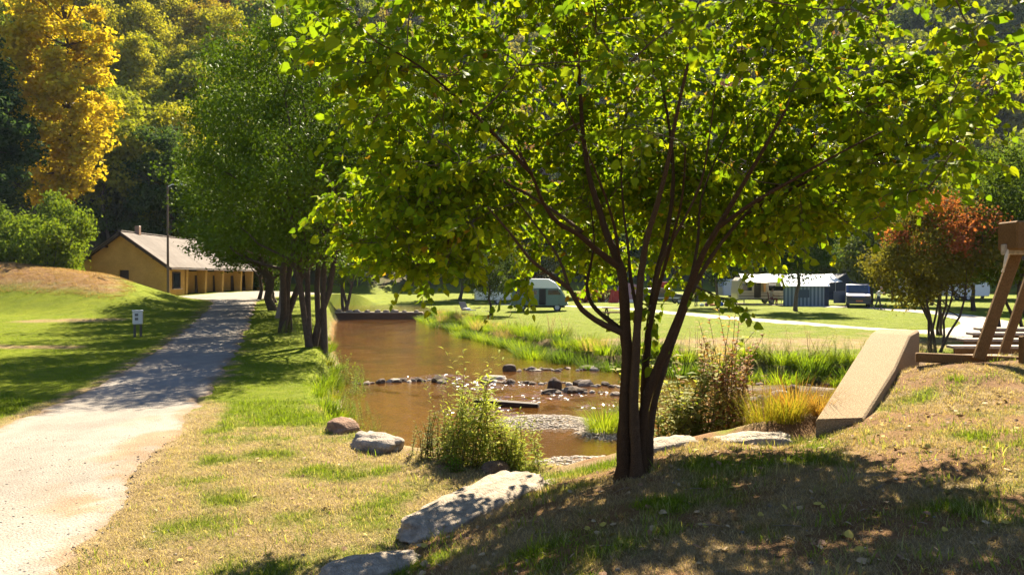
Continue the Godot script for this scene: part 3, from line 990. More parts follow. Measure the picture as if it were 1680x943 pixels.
func make_field_trees() -> void:
	var r := RandomNumberGenerator.new()
	r.seed = 81
	var dark := bark_of(Color(0.075, 0.055, 0.04))
	var grey := bark_of(Color(0.13, 0.10, 0.075))
	var round_t := tree_meshes(301, 8.0, 5.6, Vector3(3.4, 3.1, 3.4), 40, 1.15, 380, 0.19, 0.17, 1, 0.25)
	put_tree("meadow_tree", round_t, leaf_of("leaf_far", Color(0.045, 0.075, 0.016)), on_ground(21.4, 59.5), 0.2, Vector3(1, 1.05, 1), grey, "dark round tree on the meadow before the striped tent")
	put_tree("meadow_tree", round_t, leaf_of("leaf_far", Color(0.06, 0.09, 0.018)), on_ground(17.6, 67.5), 2.4, Vector3(0.85, 0.95, 0.85), grey, "small tree on the meadow left of the caravan")
	put_tree("meadow_tree", round_t, leaf_of("leaf_far", Color(0.07, 0.10, 0.02)), on_ground(-1.5, 58), 4.0, Vector3(0.7, 0.62, 0.7), dark, "small tree over the lounge chair beyond the brook")
	# the red-tipped shrub tree and its neighbours at the bridge
	var shrub := tree_meshes(310, 4.6, 3.35, Vector3(2.35, 1.75, 2.1), 44, 0.7, 420, 0.10, 0.05, 6, 0.25)
	var o := put_tree("shrub_tree", shrub, leaf_of("leaf_far", Color(0.13, 0.12, 0.02)), on_ground(15.6, 29.0), 0.5, Vector3(1.05, 1.12, 1.0), dark, "red-tipped many-stemmed small tree beyond the footbridge")
	var rc := MB.new()
	rc.bare = true
	for e in clumps_in(r, Vector3(-0.5, 3.9, 0.5), Vector3(2.0, 1.1, 1.7), 20, 0.6):
		leaf_cards(rc, r, e[0], Vector3(e[1], e[1] * 0.7, e[1]), 190, 0.10, 0.4)
	add("red_foliage", rc.mesh(), leaf_of("leaf_far", Color(0.27, 0.09, 0.035)), o).set_meta("label", "red autumn leaves on the upper crown")
	var shrub2 := tree_meshes(311, 5.4, 3.9, Vector3(2.6, 2.3, 2.3), 46, 0.8, 420, 0.11, 0.07, 4, 0.25)
	put_tree("shrub_tree", shrub2, leaf_of("leaf_far", Color(0.085, 0.125, 0.018)), on_ground(18.6, 30.0), 1.5, Vector3(1.1, 1.25, 1.0), dark, "dense dark green small tree beside the timber post of the footbridge")
	put_tree("shrub_tree", shrub2, leaf_of("leaf_far", Color(0.09, 0.135, 0.018)), on_ground(21.5, 33.0), 3.3, Vector3(1.2, 1.3, 1.1), dark, "rightmost green small tree behind the footbridge")
	put_tree("shrub_tree", shrub2, leaf_of("leaf_far", Color(0.055, 0.085, 0.016)), on_ground(20.6, 38.0), 5.1, Vector3(1.0, 1.15, 1.0), dark, "green small tree standing farther back between the shrub trees")
	# the belt of trees behind the camp
	var belt := [[-6, 92, 0], [-1, 99, 1], [4, 95, 2], [9, 101, 0], [13.5, 96, 3], [18, 102, 1], [23, 97, 0], [28, 101, 2], [33, 95, 1], [37.5, 99, 3], [42, 92, 0], [46.5, 96, 2], [51, 89, 1], [55, 92, 3], [60, 86, 0], [64, 90, 2], [69, 84, 1], [74, 88, 3], [80, 82, 0], [87, 86, 2], [94, 80, 1]]
	for b in belt:
		var sz := r.randf_range(0.75, 1.0)
		put_tree("belt_tree", FOREST[b[2]], leaf_of("leaf_far", [Color(0.06, 0.085, 0.018), Color(0.075, 0.10, 0.018), Color(0.05, 0.075, 0.018), Color(0.09, 0.11, 0.02)][r.randi() % 4]), on_ground(b[0], b[1]), r.randf() * TAU, Vector3(sz, sz * r.randf_range(0.85, 1.1), sz), dark, "green broadleaf tree in the dark belt of trees behind the camp", "belt of trees behind the camp")
	for k in 3:
		var px: float = [1430, 1530, 1600][k]
		var d: float = [72, 70, 60][k]
		var g := at(px, 480, d)
		put_tree("belt_tree", FOREST[3 - k], leaf_of("leaf_far", [Color(0.09, 0.115, 0.02), Color(0.13, 0.075, 0.02), Color(0.07, 0.12, 0.018)][k]), on_ground(g.x, d), k * 1.7, Vector3(0.72, 0.68, 0.72), dark, ["yellowish green tree behind the blue car", "rust-tinged tree beyond the red-tipped shrub", "bright green tree beyond the timber post"][k], "trees behind the red shrub")

# ---------------------------------------------------------------- the young tree on the embankment
func leaf_mesh(r: RandomNumberGenerator, len: float) -> ArrayMesh:
	# a round heart-shaped leaf, stalk at the origin, blade along +x, folded along its midrib and curled
	var m := MB.new()
	m.bare = true
	var fold := r.randf_range(0.10, 0.34)
	var curl := r.randf_range(0.05, 0.28)
	var prof := [Vector2(0.0, 0.02), Vector2(-0.05, 0.27), Vector2(0.2, 0.44), Vector2(0.5, 0.40), Vector2(0.78, 0.2), Vector2(1.0, 0.0)]
	var rib := [Vector2(0, 0), Vector2(0.08, 0), Vector2(0.25, 0), Vector2(0.5, 0), Vector2(0.78, 0), Vector2(1.0, 0)]
	for side in [-1.0, 1.0]:
		for i in 5:
			var pt := func(q: Vector2, inner: bool) -> Vector3:
				return Vector3(q.x, q.y * fold - curl * q.x * q.x - 0.06 * sin(q.x * 6.0) * absf(q.y), q.y * side) * len
			var a: Vector3 = pt.call(rib[i], true)
			var b: Vector3 = pt.call(prof[i], false)
			var c: Vector3 = pt.call(prof[i + 1], false)
			var d: Vector3 = pt.call(rib[i + 1], true)
			if i == 4: m.tri(a, b, c)
			else: m.quad(a, b, c, d)
	# the stalk
	var w := 0.008
	m.quad(Vector3(-0.42, 0.16, -w) * len, Vector3(-0.42, 0.16, w) * len, Vector3(0.02, 0, w) * len, Vector3(0.02, 0, -w) * len)
	return m.mesh()

func make_near_tree() -> void:
	var r := RandomNumberGenerator.new()
	r.seed = 7
	var D := 7.5
	var root := base("young_tree", on_ground(1.16, D))
	tag(root, "many-stemmed young tree with round yellow-green leaves on the embankment", "tree")
	var o := root.position
	# main stems: picture points with their distance, and radii
	var stems := [
		[[1026, 800, 7.45], [1024, 740, 7.45], [1027, 660, 7.46], [1030, 590, 7.48], [1026, 540, 7.5], [1024, 480, 7.5], [1017, 435, 7.55], [1000, 395, 7.7], [985, 350, 7.9], [965, 280, 8.1], [955, 200, 8.3], [950, 110, 8.4]],
		[[1026, 548, 7.5], [990, 532, 7.4], [955, 508, 7.3], [935, 475, 7.2], [905, 452, 7.1], [870, 425, 7.0], [835, 380, 6.9], [800, 340, 6.8]],
		[[1024, 545, 7.5], [995, 522, 7.7], [972, 500, 7.9], [963, 470, 8.0], [970, 430, 8.1], [975, 390, 8.2], [968, 330, 8.4]],
		[[1018, 440, 7.55], [985, 415, 7.4], [950, 385, 7.2], [915, 365, 7.0], [890, 330, 6.8], [872, 285, 6.6], [845, 240, 6.4]],
		[[1046, 800, 7.35], [1043, 730, 7.35], [1040, 660, 7.36], [1043, 590, 7.38], [1047, 520, 7.4], [1052, 450, 7.4], [1062, 390, 7.3], [1080, 330, 7.2], [1095, 270, 7.1], [1110, 190, 7.0], [1130, 100, 6.9]],
		[[1052, 800, 7.55], [1055, 720, 7.6], [1058, 640, 7.65], [1062, 570, 7.7], [1070, 500, 7.75], [1080, 440, 7.8], [1095, 380, 8.0], [1105, 300, 8.2], [1100, 220, 8.4], [1085, 130, 8.6]],
		[[1050, 790, 7.45], [1052, 710, 7.45], [1062, 650, 7.42], [1085, 590, 7.35], [1110, 530, 7.3], [1130, 475, 7.2], [1152, 420, 7.1], [1180, 370, 7.0], [1215, 310, 6.9], [1250, 250, 6.8], [1290, 180, 6.7]],
		[[1062, 795, 7.65], [1066, 740, 7.7], [1070, 680, 7.75], [1088, 610, 7.8], [1112, 540, 7.9], [1140, 470, 8.0], [1175, 410, 8.2], [1225, 350, 8.4], [1290, 290, 8.6], [1350, 220, 8.8]],
		[[1058, 640, 7.6], [1062, 570, 7.5], [1074, 500, 7.3], [1090, 440, 7.1], [1105, 385, 6.8], [1120, 320, 6.5], [1125, 240, 6.2]],
		[[1180, 372, 7.0], [1240, 330, 6.7], [1310, 290, 6.5], [1380, 250, 6.4], [1450, 215, 6.3]],
		[[955, 380, 7.2], [900, 340, 7.5], [830, 300, 7.8], [750, 270, 8.0], [690, 230, 8.2]],
		[[872, 285, 6.6], [820, 230, 6.2], [760, 170, 5.8], [690, 110, 5.4], [620, 70, 5.1]],
		[[1047, 520, 7.4], [1036, 460, 7.55], [1030, 400, 7.7], [1022, 330, 7.9], [1020, 250, 8.1], [1030, 160, 8.3]],
		[[1070, 500, 7.75], [1085, 430, 7.6], [1120, 365, 7.5], [1150, 300, 7.4], [1165, 220, 7.3], [1175, 130, 7.2]],
		[[1130, 475, 7.2], [1145, 400, 7.4], [1150, 330, 7.6], [1175, 260, 7.8], [1210, 180, 8.0]],
		[[1017, 435, 7.55], [1008, 370, 7.4], [985, 300, 7.2], [950, 220, 7.0], [915, 140, 6.8]],
		[[935, 475, 7.2], [915, 420, 7.4], [880, 370, 7.6], [835, 310, 7.8], [800, 240, 8.0]],
		[[1225, 350, 8.4], [1320, 300, 8.2], [1420, 260, 8.0], [1520, 230, 7.8], [1590, 210, 7.7]],
	]
	var r0 := [0.078, 0.034, 0.030, 0.036, 0.056, 0.052, 0.055, 0.045, 0.028, 0.022, 0.02, 0.018, 0.02, 0.02, 0.018, 0.018, 0.016, 0.02]
	var nodes := []
	var node_r := []
	for s in stems.size():
		var pts := []
		var line: Array = stems[s]
		for k in line.size() - 1:
			var a := at(line[k][0], line[k][1], line[k][2])
			var b := at(line[k + 1][0], line[k + 1][1], line[k + 1][2])
			var pa := at(line[maxi(k - 1, 0)][0], line[maxi(k - 1, 0)][1], line[maxi(k - 1, 0)][2])
			var pb := at(line[mini(k + 2, line.size() - 1)][0], line[mini(k + 2, line.size() - 1)][1], line[mini(k + 2, line.size() - 1)][2])
			for q in 3: pts.append(a.cubic_interpolate(b, pa, pb, q / 3.0) - o)
		pts.append(at(line[-1][0], line[-1][1], line[-1][2]) - o)
		if line[0][1] > 780: pts[0].y = minf(pts[0].y, -0.15)
		var rr := []
		for k in pts.size():
			var t := float(k) / (pts.size() - 1)
			rr.append(lerpf(r0[s], r0[s] * 0.22, pow(t, 0.85)) * (1.0 + 0.8 * smooth(0.075, 0.0, t) * float(line[0][1] > 780)) * (1.0 + 0.05 * sin(k * 2.3 + s)))
			if pts[k].y > 1.2:
				nodes.append(pts[k])
				node_r.append(rr[-1])
		var m := MB.new()
		m.col = [Color(0.15, 0.09, 0.05), Color(0.19, 0.12, 0.072), Color(0.13, 0.08, 0.045)][s % 3]
		m.tube(pts, rr, 12, 0.05)
		add("stem" if line[0][1] > 780 else "branch", m.mesh(), M.bark_near, root)
	# crown: points to be reached by twigs
	var goals := []
	var lobes := [
		[Vector3(1.35, 4.6, -7.3), Vector3(3.15, 1.8, 2.7), 560],
		[Vector3(-0.75, 3.4, -8.4), Vector3(1.25, 0.65, 1.0), 76],
		[Vector3(1.5, 3.4, -9.9), Vector3(1.7, 0.8, 0.7), 84],
		[Vector3(2.6, 3.6, -9.3), Vector3(1.1, 0.65, 1.1), 60],
		[Vector3(3.5, 4.1, -8.2), Vector3(1.1, 0.75, 1.6), 56],
		[at(600, 70, 5.2), Vector3(0.35, 0.3, 0.5), 7],
		[at(1560, 130, 7.6), Vector3(0.45, 0.7, 0.7), 10],
	]
	var got_lobe := -1
	for l in lobes:
		got_lobe += 1
		var got := 0
		var tries := 0
		while got < l[2] and tries < 4000:
			tries += 1
			var q := Vector3(r.randf_range(-1, 1), r.randf_range(-1, 1), r.randf_range(-1, 1))
			if q.length() > 1.0: continue
			if got_lobe == 0:
				# the crown is a shell: open inside, and open low down towards the camera
				if q.length() < 0.66 and r.randf() < 0.9: continue
				if q.z > -0.15 and q.y < 0.42 and r.randf() < 0.88: continue
			elif q.length() < 0.4 and r.randf() < 0.5: continue
			var p: Vector3 = l[0] + q * l[1]
			# the open shade under the crown round the stems
			var sx := p.x / -p.z * FOCAL + 840.0
			if p.y < 3.9 + 0.2 * r.randfn() and absf(p.x - 1.2) < 1.5 and p.z > -8.6: continue
			goals.append(p - o)
			got += 1
	# hanging sprays low under the crown
	for g in [[1190, 490, 7.9], [1065, 505, 7.7], [858, 462, 7.4], [700, 440, 8.0], [620, 430, 8.3]]:
		goals.append(at(g[0], g[1], g[2]) - o)
	goals.sort_custom(func(a, b): return a.distance_to(Vector3(0.2, 2.4, 0)) < b.distance_to(Vector3(0.2, 2.4, 0)))
	var twigs := MB.new()
	twigs.col = Color(0.14, 0.095, 0.055)
	var leaves: Array[Transform3D] = []
	var tints := []
	var berries := []
	var gi := 0
	for g in goals:
		gi += 1
		var best := 0
		var bd := 1e9
		for k in nodes.size():
			var n: Vector3 = nodes[k]
			var dd: float = n.distance_squared_to(g) * (1.0 if n.y < g.y + 0.25 else 1.8)
			if dd < bd:
				bd = dd
				best = k
		var a: Vector3 = nodes[best]
		var pts := limb_path(a, g, r, 5, 0.14)
		var ra := minf(node_r[best] * 0.7, 0.016)
		var rr := radii(6, maxf(ra, 0.006), 0.0035)
		twigs.tube(pts, rr, 6, 0.0, false)
		for k in range(1, 6):
			nodes.append(pts[k])
			node_r.append(rr[k])
		# side twigs with leaves in turn along them
		for t in 5:
			var s: Vector3 = pts[5] if t == 0 else pts[r.randi_range(2, 4)]
			var dir: Vector3 = ((g - a).normalized() * (1.0 if t == 0 else 0.35) + Vector3(r.randfn(), r.randfn() * 0.45 + 0.05, r.randfn()) * 0.75).normalized()
			var len := r.randf_range(0.22, 0.5)
			var tw := []
			for k in 5:
				var f := k / 4.0
				tw.append(s + dir * len * f + Vector3(0, -0.10 * f * f * len / 0.35, 0) + Vector3(r.randfn(), r.randfn(), r.randfn()) * 0.008)
			twigs.tube(tw, radii(5, 0.0035, 0.0016), 4, 0.0, false)
			var nl := r.randi_range(9, 13)
			var sunny := r.randf()
			for k in nl:
				var f := (k + 0.6) / nl * 4.0
				var p: Vector3 = tw[int(minf(f, 3.0))].lerp(tw[int(minf(f, 3.0)) + 1], f - minf(floorf(f), 3.0))
				var side: Vector3 = dir.cross(Vector3.UP).normalized() * (1.0 if k % 2 == 0 else -1.0)
				var out: Vector3 = (dir * 0.55 + side * r.randf_range(0.5, 1.0) + Vector3(r.randfn() * 0.25, r.randf_range(-1.1, 0.0), r.randfn() * 0.25)).normalized()
				var nn := (Vector3.UP * 0.45 + Vector3(r.randfn(), r.randfn() * 0.3, r.randfn()) * 0.75).normalized()
				var z: Vector3 = out.cross(nn).normalized()
				nn = z.cross(out).normalized()
				var sz := r.randf_range(0.5, 1.0) + 0.38 * r.randf() * r.randf()
				leaves.append(Transform3D(Basis(out * sz, nn * sz, z * sz), p + out * 0.038))
				var yel := clampf(r.randf() * r.randf() * 1.3 + (0.25 if sunny > 0.86 else 0.0), 0, 1)
				var c := Color(0.115, 0.195, 0.009).lerp(Color(0.31, 0.335, 0.011), yel)
				if r.randf() < 0.01: c = Color(0.30, 0.18, 0.02)
				tints.append(c * r.randf_range(0.8, 1.2))
		if r.randf() < 0.42: berries.append(pts[5])
	add("twig_net", twigs.mesh(), M.bark, root).set_meta("label", "thin brown twigs through the whole crown")
	# dark berries in loose bunches
	var bm := MB.new()
	bm.col = Color(0.012, 0.008, 0.014)
	bm.lathe(Transform3D(), [Vector2(0, -0.008), Vector2(0.0065, -0.005), Vector2(0.0085, 0), Vector2(0.0065, 0.005), Vector2(0, 0.008)], 7)
	var bw := []
	var bt := []
	for b in berries:
		for k in 9:
			bw.append(Transform3D(Basis(), b + Vector3(r.randfn() * 0.03, r.randfn() * 0.022 + 0.02, r.randfn() * 0.03)))
			bt.append(Color.WHITE)
	scatter("berries", bm.mesh(), M.gloss, bw, bt, root).set_meta("kind", "stuff")
	# the 300 leaves nearest the camera one by one, the rest as one mass
	var shapes := []
	for k in 5: shapes.append(leaf_mesh(r, 0.086))
	var order := range(leaves.size())
	var dist := PackedFloat32Array()
	for t in leaves: dist.append((t.origin + o).distance_to(EYE) + (0.0 if absf((t.origin + o).x / -(t.origin + o).z) < 0.64 and ((t.origin + o).y - 2.7) / -(t.origin + o).z < 0.35 else 50.0))
	order.sort_custom(func(a, b): return dist[a] < dist[b])
	var single := {}
	var palette := [Color(0.115, 0.195, 0.009), Color(0.155, 0.23, 0.010), Color(0.21, 0.27, 0.010)]
	for k in 300:
		var i: int = order[k]
		single[i] = true
		var c: Color = palette[k % 3]
		var lf := add("leaf", shapes[k % 5], leaf_of("leaf", c), root)
		lf.transform = leaves[i]
	var fo := MB.new()
	fo.bare = true
	for i in leaves.size():
		if single.has(i): continue
		var sh: Array = (shapes[i % 5] as ArrayMesh).surface_get_arrays(0)
		var at0 := fo.v.size()
		for p in sh[Mesh.ARRAY_VERTEX]:
			fo.v.append(leaves[i] * p)
			fo.c.append(tints[i])
		for k in sh[Mesh.ARRAY_INDEX]: fo.ix.append(at0 + k)
	tag(add("foliage", fo.mesh(), M.leaf, root), "", "", "", "stuff")
	print("leaves ", leaves.size())

# ---------------------------------------------------------------- the yellow house
func bar_part(called: String, a: Vector3, b: Vector3, w: float, h: float, m: Material, parent: Node, bev := 0.01) -> MeshInstance3D:
	var k := MB.new()
	k.beam(a, b, w, h, bev)
	return add(called, k.mesh(), m, parent)

func box_part(called: String, mid: Vector3, size: Vector3, m: Material, parent: Node, bev := 0.01, c := Color.WHITE) -> MeshInstance3D:
	var k := MB.new()
	k.col = c
	k.box(Transform3D(Basis(), mid), size, bev)
	return add(called, k.mesh(), m, parent)

func make_house() -> void:
	var G := 0.95
	var root := base("wash_house", Vector3(-30.6, G, -62.0))
	tag(root, "long ochre yellow house with grey roof at the end of the lane", "house")
	# local: x right from the ridge, y up from the floor, z towards the camera
	var ridge := 5.46
	var eave := 2.70
	var half := 3.9
	var deep := 24.6
	var w := 3.4
	var wall_top := func(x: float) -> float: return ridge - 0.18 - absf(x) * (ridge - eave) / half
	# gable wall with its door opening left of the middle
	var m := MB.new()
	var top: float = wall_top.call(w)
	m.prism(Transform3D(Basis(), Vector3(0, 0, -0.15)), PackedVector2Array([Vector2(-w, -0.6), Vector2(-0.32, -0.6), Vector2(-0.32, 2.42), Vector2(0.42, 2.42), Vector2(0.42, -0.6), Vector2(w, -0.6), Vector2(w, top), Vector2(0, ridge - 0.18), Vector2(-w, top)]), 0.3)
	add("gable_wall", m.mesh(), M.render_wall, root)
	box_part("gable_door", Vector3(0.05, 1.4, -0.12), Vector3(0.74, 2.04, 0.06), M.dark_wood, root)
	# the long wall: a flush room with a window, then a porch set back behind piers
	box_part("side_wall", Vector3(-w + 0.15, 0.9, -deep / 2 - 0.3), Vector3(0.3, 3.0, deep - 0.6), M.render_wall, root)
	m = MB.new()
	var side := Transform3D(Basis(Vector3(0, 0, -1), Vector3.UP, Vector3(1, 0, 0)), Vector3(w - 0.15, 0, -0.3))
	m.prism(side, PackedVector2Array([Vector2(0, -0.6), Vector2(3.1, -0.6), Vector2(3.1, top), Vector2(0, top)]), 0.3)
	add("front_wall", m.mesh(), M.render_wall, root)
	var fr := MB.new()
	for q in [[0.6, 2.25], [0.6, 1.0]]: fr.box(Transform3D(Basis(), Vector3(w + 0.02, q[1], -1.75)), Vector3(0.09, 0.09, 1.5), 0.01)
	for q in [-1.05, -2.45]: fr.box(Transform3D(Basis(), Vector3(w + 0.02, 1.62, q)), Vector3(0.09, 1.2, 0.09), 0.01)
	var win := add("window_frame", fr.mesh(), M.dark_wood, root)
	box_part("pane", Vector3(w + 0.006, 1.62, -1.75), Vector3(0.012, 1.16, 1.32), M.glass, win, 0.001)
	box_part("window_sill", Vector3(w + 0.07, 0.92, -1.75), Vector3(0.2, 0.05, 1.7), M.plain, root, 0.01, Color(0.5, 0.4, 0.3))
	box_part("cross_wall", Vector3(w - 0.95, 0.9, -3.25), Vector3(1.6, 3.0, 0.25), M.render_wall, root)
	box_part("porch_wall", Vector3(w - 1.75, 0.9, -13.9), Vector3(0.3, 3.0, 21.0), M.render_wall, root)
	box_part("porch_floor", Vector3(w - 0.7, -0.26, -14.0), Vector3(2.2, 0.6, 21.0), M.concrete, root)
	for z in [-4.0, -8.1, -12.2, -17.2, -20.6, -24.2]:
		var pier := MB.new()
		pier.prism(Transform3D(Basis(), Vector3(w - 0.4, 0, z)), PackedVector2Array([Vector2(-0.25, -0.2), Vector2(0.28, -0.2), Vector2(0.42, top - 0.16), Vector2(-0.4, top - 0.16)]), 0.42)
		add("pier", pier.mesh(), M.render_wall, root)
	bar_part("eave_beam", Vector3(w - 0.1, top - 0.07, -3.3), Vector3(w - 0.1, top - 0.07, -deep + 0.2), 0.24, 0.18, M.render_wall, root)
	for z in [-9.9, -14.2, -16.0, -19.0, -22.4]:
		box_part("door", Vector3(w - 1.57, 1.04, z), Vector3(0.07, 2.02, 0.92), M.dark_wood, root)
	for z in [-6.1]:
		box_part("small_window", Vector3(w - 1.57, 1.55, z), Vector3(0.07, 0.62, 0.55), M.dark_wood, root)
	# roof: sheets laid side by side on each slope
	var sl := Vector2(half, -(ridge - eave)).normalized()
	var len := Vector2(half, ridge - eave).length() + 0.12
	for s in [-1.0, 1.0]:
		var z := 0.62
		var k := 0
		while z > -deep - 0.5:
			var sm := MB.new()
			var t := 0.9 + 0.2 * fine.get_noise_1d(k * 37.0 + s * 9.0)
			sm.col = Color(t, t, t)
			var ctr := Vector3(s * sl.x * len * 0.5, ridge + sl.y * len * 0.5 + 0.012 * (k % 2), z - 0.52)
			var ax := Vector3(s * sl.x, sl.y, 0)
			var up := Vector3(s * -sl.y, sl.x, 0)
			# shallow corrugations across the sheet
			for c in 6:
				var z0 := -0.53 + c * 0.177
				for f in 2:
					var za := z0 + f * 0.0885
					var zb := za + 0.0885
					var ha := 0.0 if f == 0 else 0.022
					var hb := 0.022 if f == 0 else 0.0
					sm.quad(ctr - ax * len * 0.5 + up * ha + Vector3(0, 0, za), ctr - ax * len * 0.5 + up * hb + Vector3(0, 0, zb), ctr + ax * len * 0.5 + up * hb + Vector3(0, 0, zb), ctr + ax * len * 0.5 + up * ha + Vector3(0, 0, za))
			sm.box(Transform3D(Basis(ax, up, Vector3(0, 0, 1)), ctr - up * 0.03), Vector3(len, 0.03, 1.04), 0.004)
			add("roof_sheet", sm.mesh(), M.roof, root)
			z -= 1.06
			k += 1
	for s in [-1.0, 1.0]:
		var ax := Vector3(s * sl.x, sl.y, 0)
		var up := Vector3(s * -sl.y, sl.x, 0)
		bar_part("barge_board", Vector3(0, ridge, 0.56) - up * 0.17, Vector3(0, ridge, 0.56) + ax * len - up * 0.17, 0.05, 0.2, M.dark_wood, root)
		for q in [0.35, 0.68, 0.97]:
			var p: Vector3 = Vector3(0, ridge, 0) + ax * len * q - up * 0.24
			bar_part("purlin_end", p + Vector3(0, 0, 0.5), p + Vector3(0, 0, -0.05), 0.14, 0.2, M.dark_wood, root)
		bar_part("gutter", Vector3(0, ridge, 0.6) + ax * (len + 0.05) - up * 0.1, Vector3(0, ridge, -deep - 0.4) + ax * (len + 0.05) - up * 0.1, 0.12, 0.1, M.dark_wood, root)
	bar_part("ridge_cap", Vector3(0, ridge + 0.03, 0.62), Vector3(0, ridge + 0.03, -deep - 0.5), 0.3, 0.07, M.roof, root)
	bar_part("downpipe", Vector3(w + 0.08, top - 0.05, -0.1), Vector3(w + 0.08, -0.3, -0.1), 0.09, 0.09, M.dark_wood, root)
	box_part("chimney", Vector3(0.1, ridge + 0.2, -2.2), Vector3(0.36, 0.75, 0.36), M.plain, root, 0.02, Color(0.22, 0.13, 0.09))
	# the lamp post before it
	var lp := on_ground(-25.35, 58.0)
	var lamp := base("lamp_post", lp)
	tag(lamp, "tall brown lamp post at the corner of the yellow house", "lamp post")
	m = MB.new()
	m.col = Color(0.10, 0.06, 0.04)
	m.tube([Vector3(0, -0.3, 0), Vector3(0, 2, 0), Vector3(0, 5, 0), Vector3(0, 8.3, 0)], [0.10, 0.09, 0.075, 0.06], 12)
	add("pole", m.mesh(), M.plain, lamp)
	m = MB.new()
	m.col = Color(0.5, 0.5, 0.5)
	m.tube([Vector3(0, 8.2, 0), Vector3(0.3, 8.36, 0), Vector3(0.7, 8.4, 0)], [0.04, 0.035, 0.035], 8)
	add("arm", m.mesh(), M.plain, lamp)
	m = MB.new()
	m.col = Color(0.55, 0.55, 0.55)
	m.box(Transform3D(Basis(Vector3.BACK, -0.06), Vector3(1.0, 8.38, 0)), Vector3(0.75, 0.14, 0.28), 0.05)
	add("lamp_head", m.mesh(), M.plain, lamp)
	# the power bollard on the lawn
	var bl := base("power_bollard", on_ground(-14.75, 31.0), 0.5)
	tag(bl, "light grey power supply box on two short posts on the left lawn", "bollard")
	box_part("housing", Vector3(0, 0.76, 0), Vector3(0.36, 0.52, 0.26), M.plain, bl, 0.03, Color(0.52, 0.52, 0.5))
	box_part("cap", Vector3(0, 1.035, 0), Vector3(0.4, 0.05, 0.3), M.plain, bl, 0.02, Color(0.58, 0.58, 0.56))
	for q in [-0.11, 0.11]: box_part("post", Vector3(q, 0.23, 0), Vector3(0.09, 0.66, 0.12), M.plain, bl, 0.01, Color(0.05, 0.045, 0.035))
	for q in [0.88, 0.72]: box_part("socket", Vector3(-0.05, q, 0.135), Vector3(0.12, 0.1, 0.02), M.plain, bl, 0.008, Color(0.1, 0.1, 0.1))
	box_part("socket", Vector3(0.185, 0.84, 0.0), Vector3(0.02, 0.16, 0.13), M.plain, bl, 0.008, Color(0.06, 0.06, 0.06))

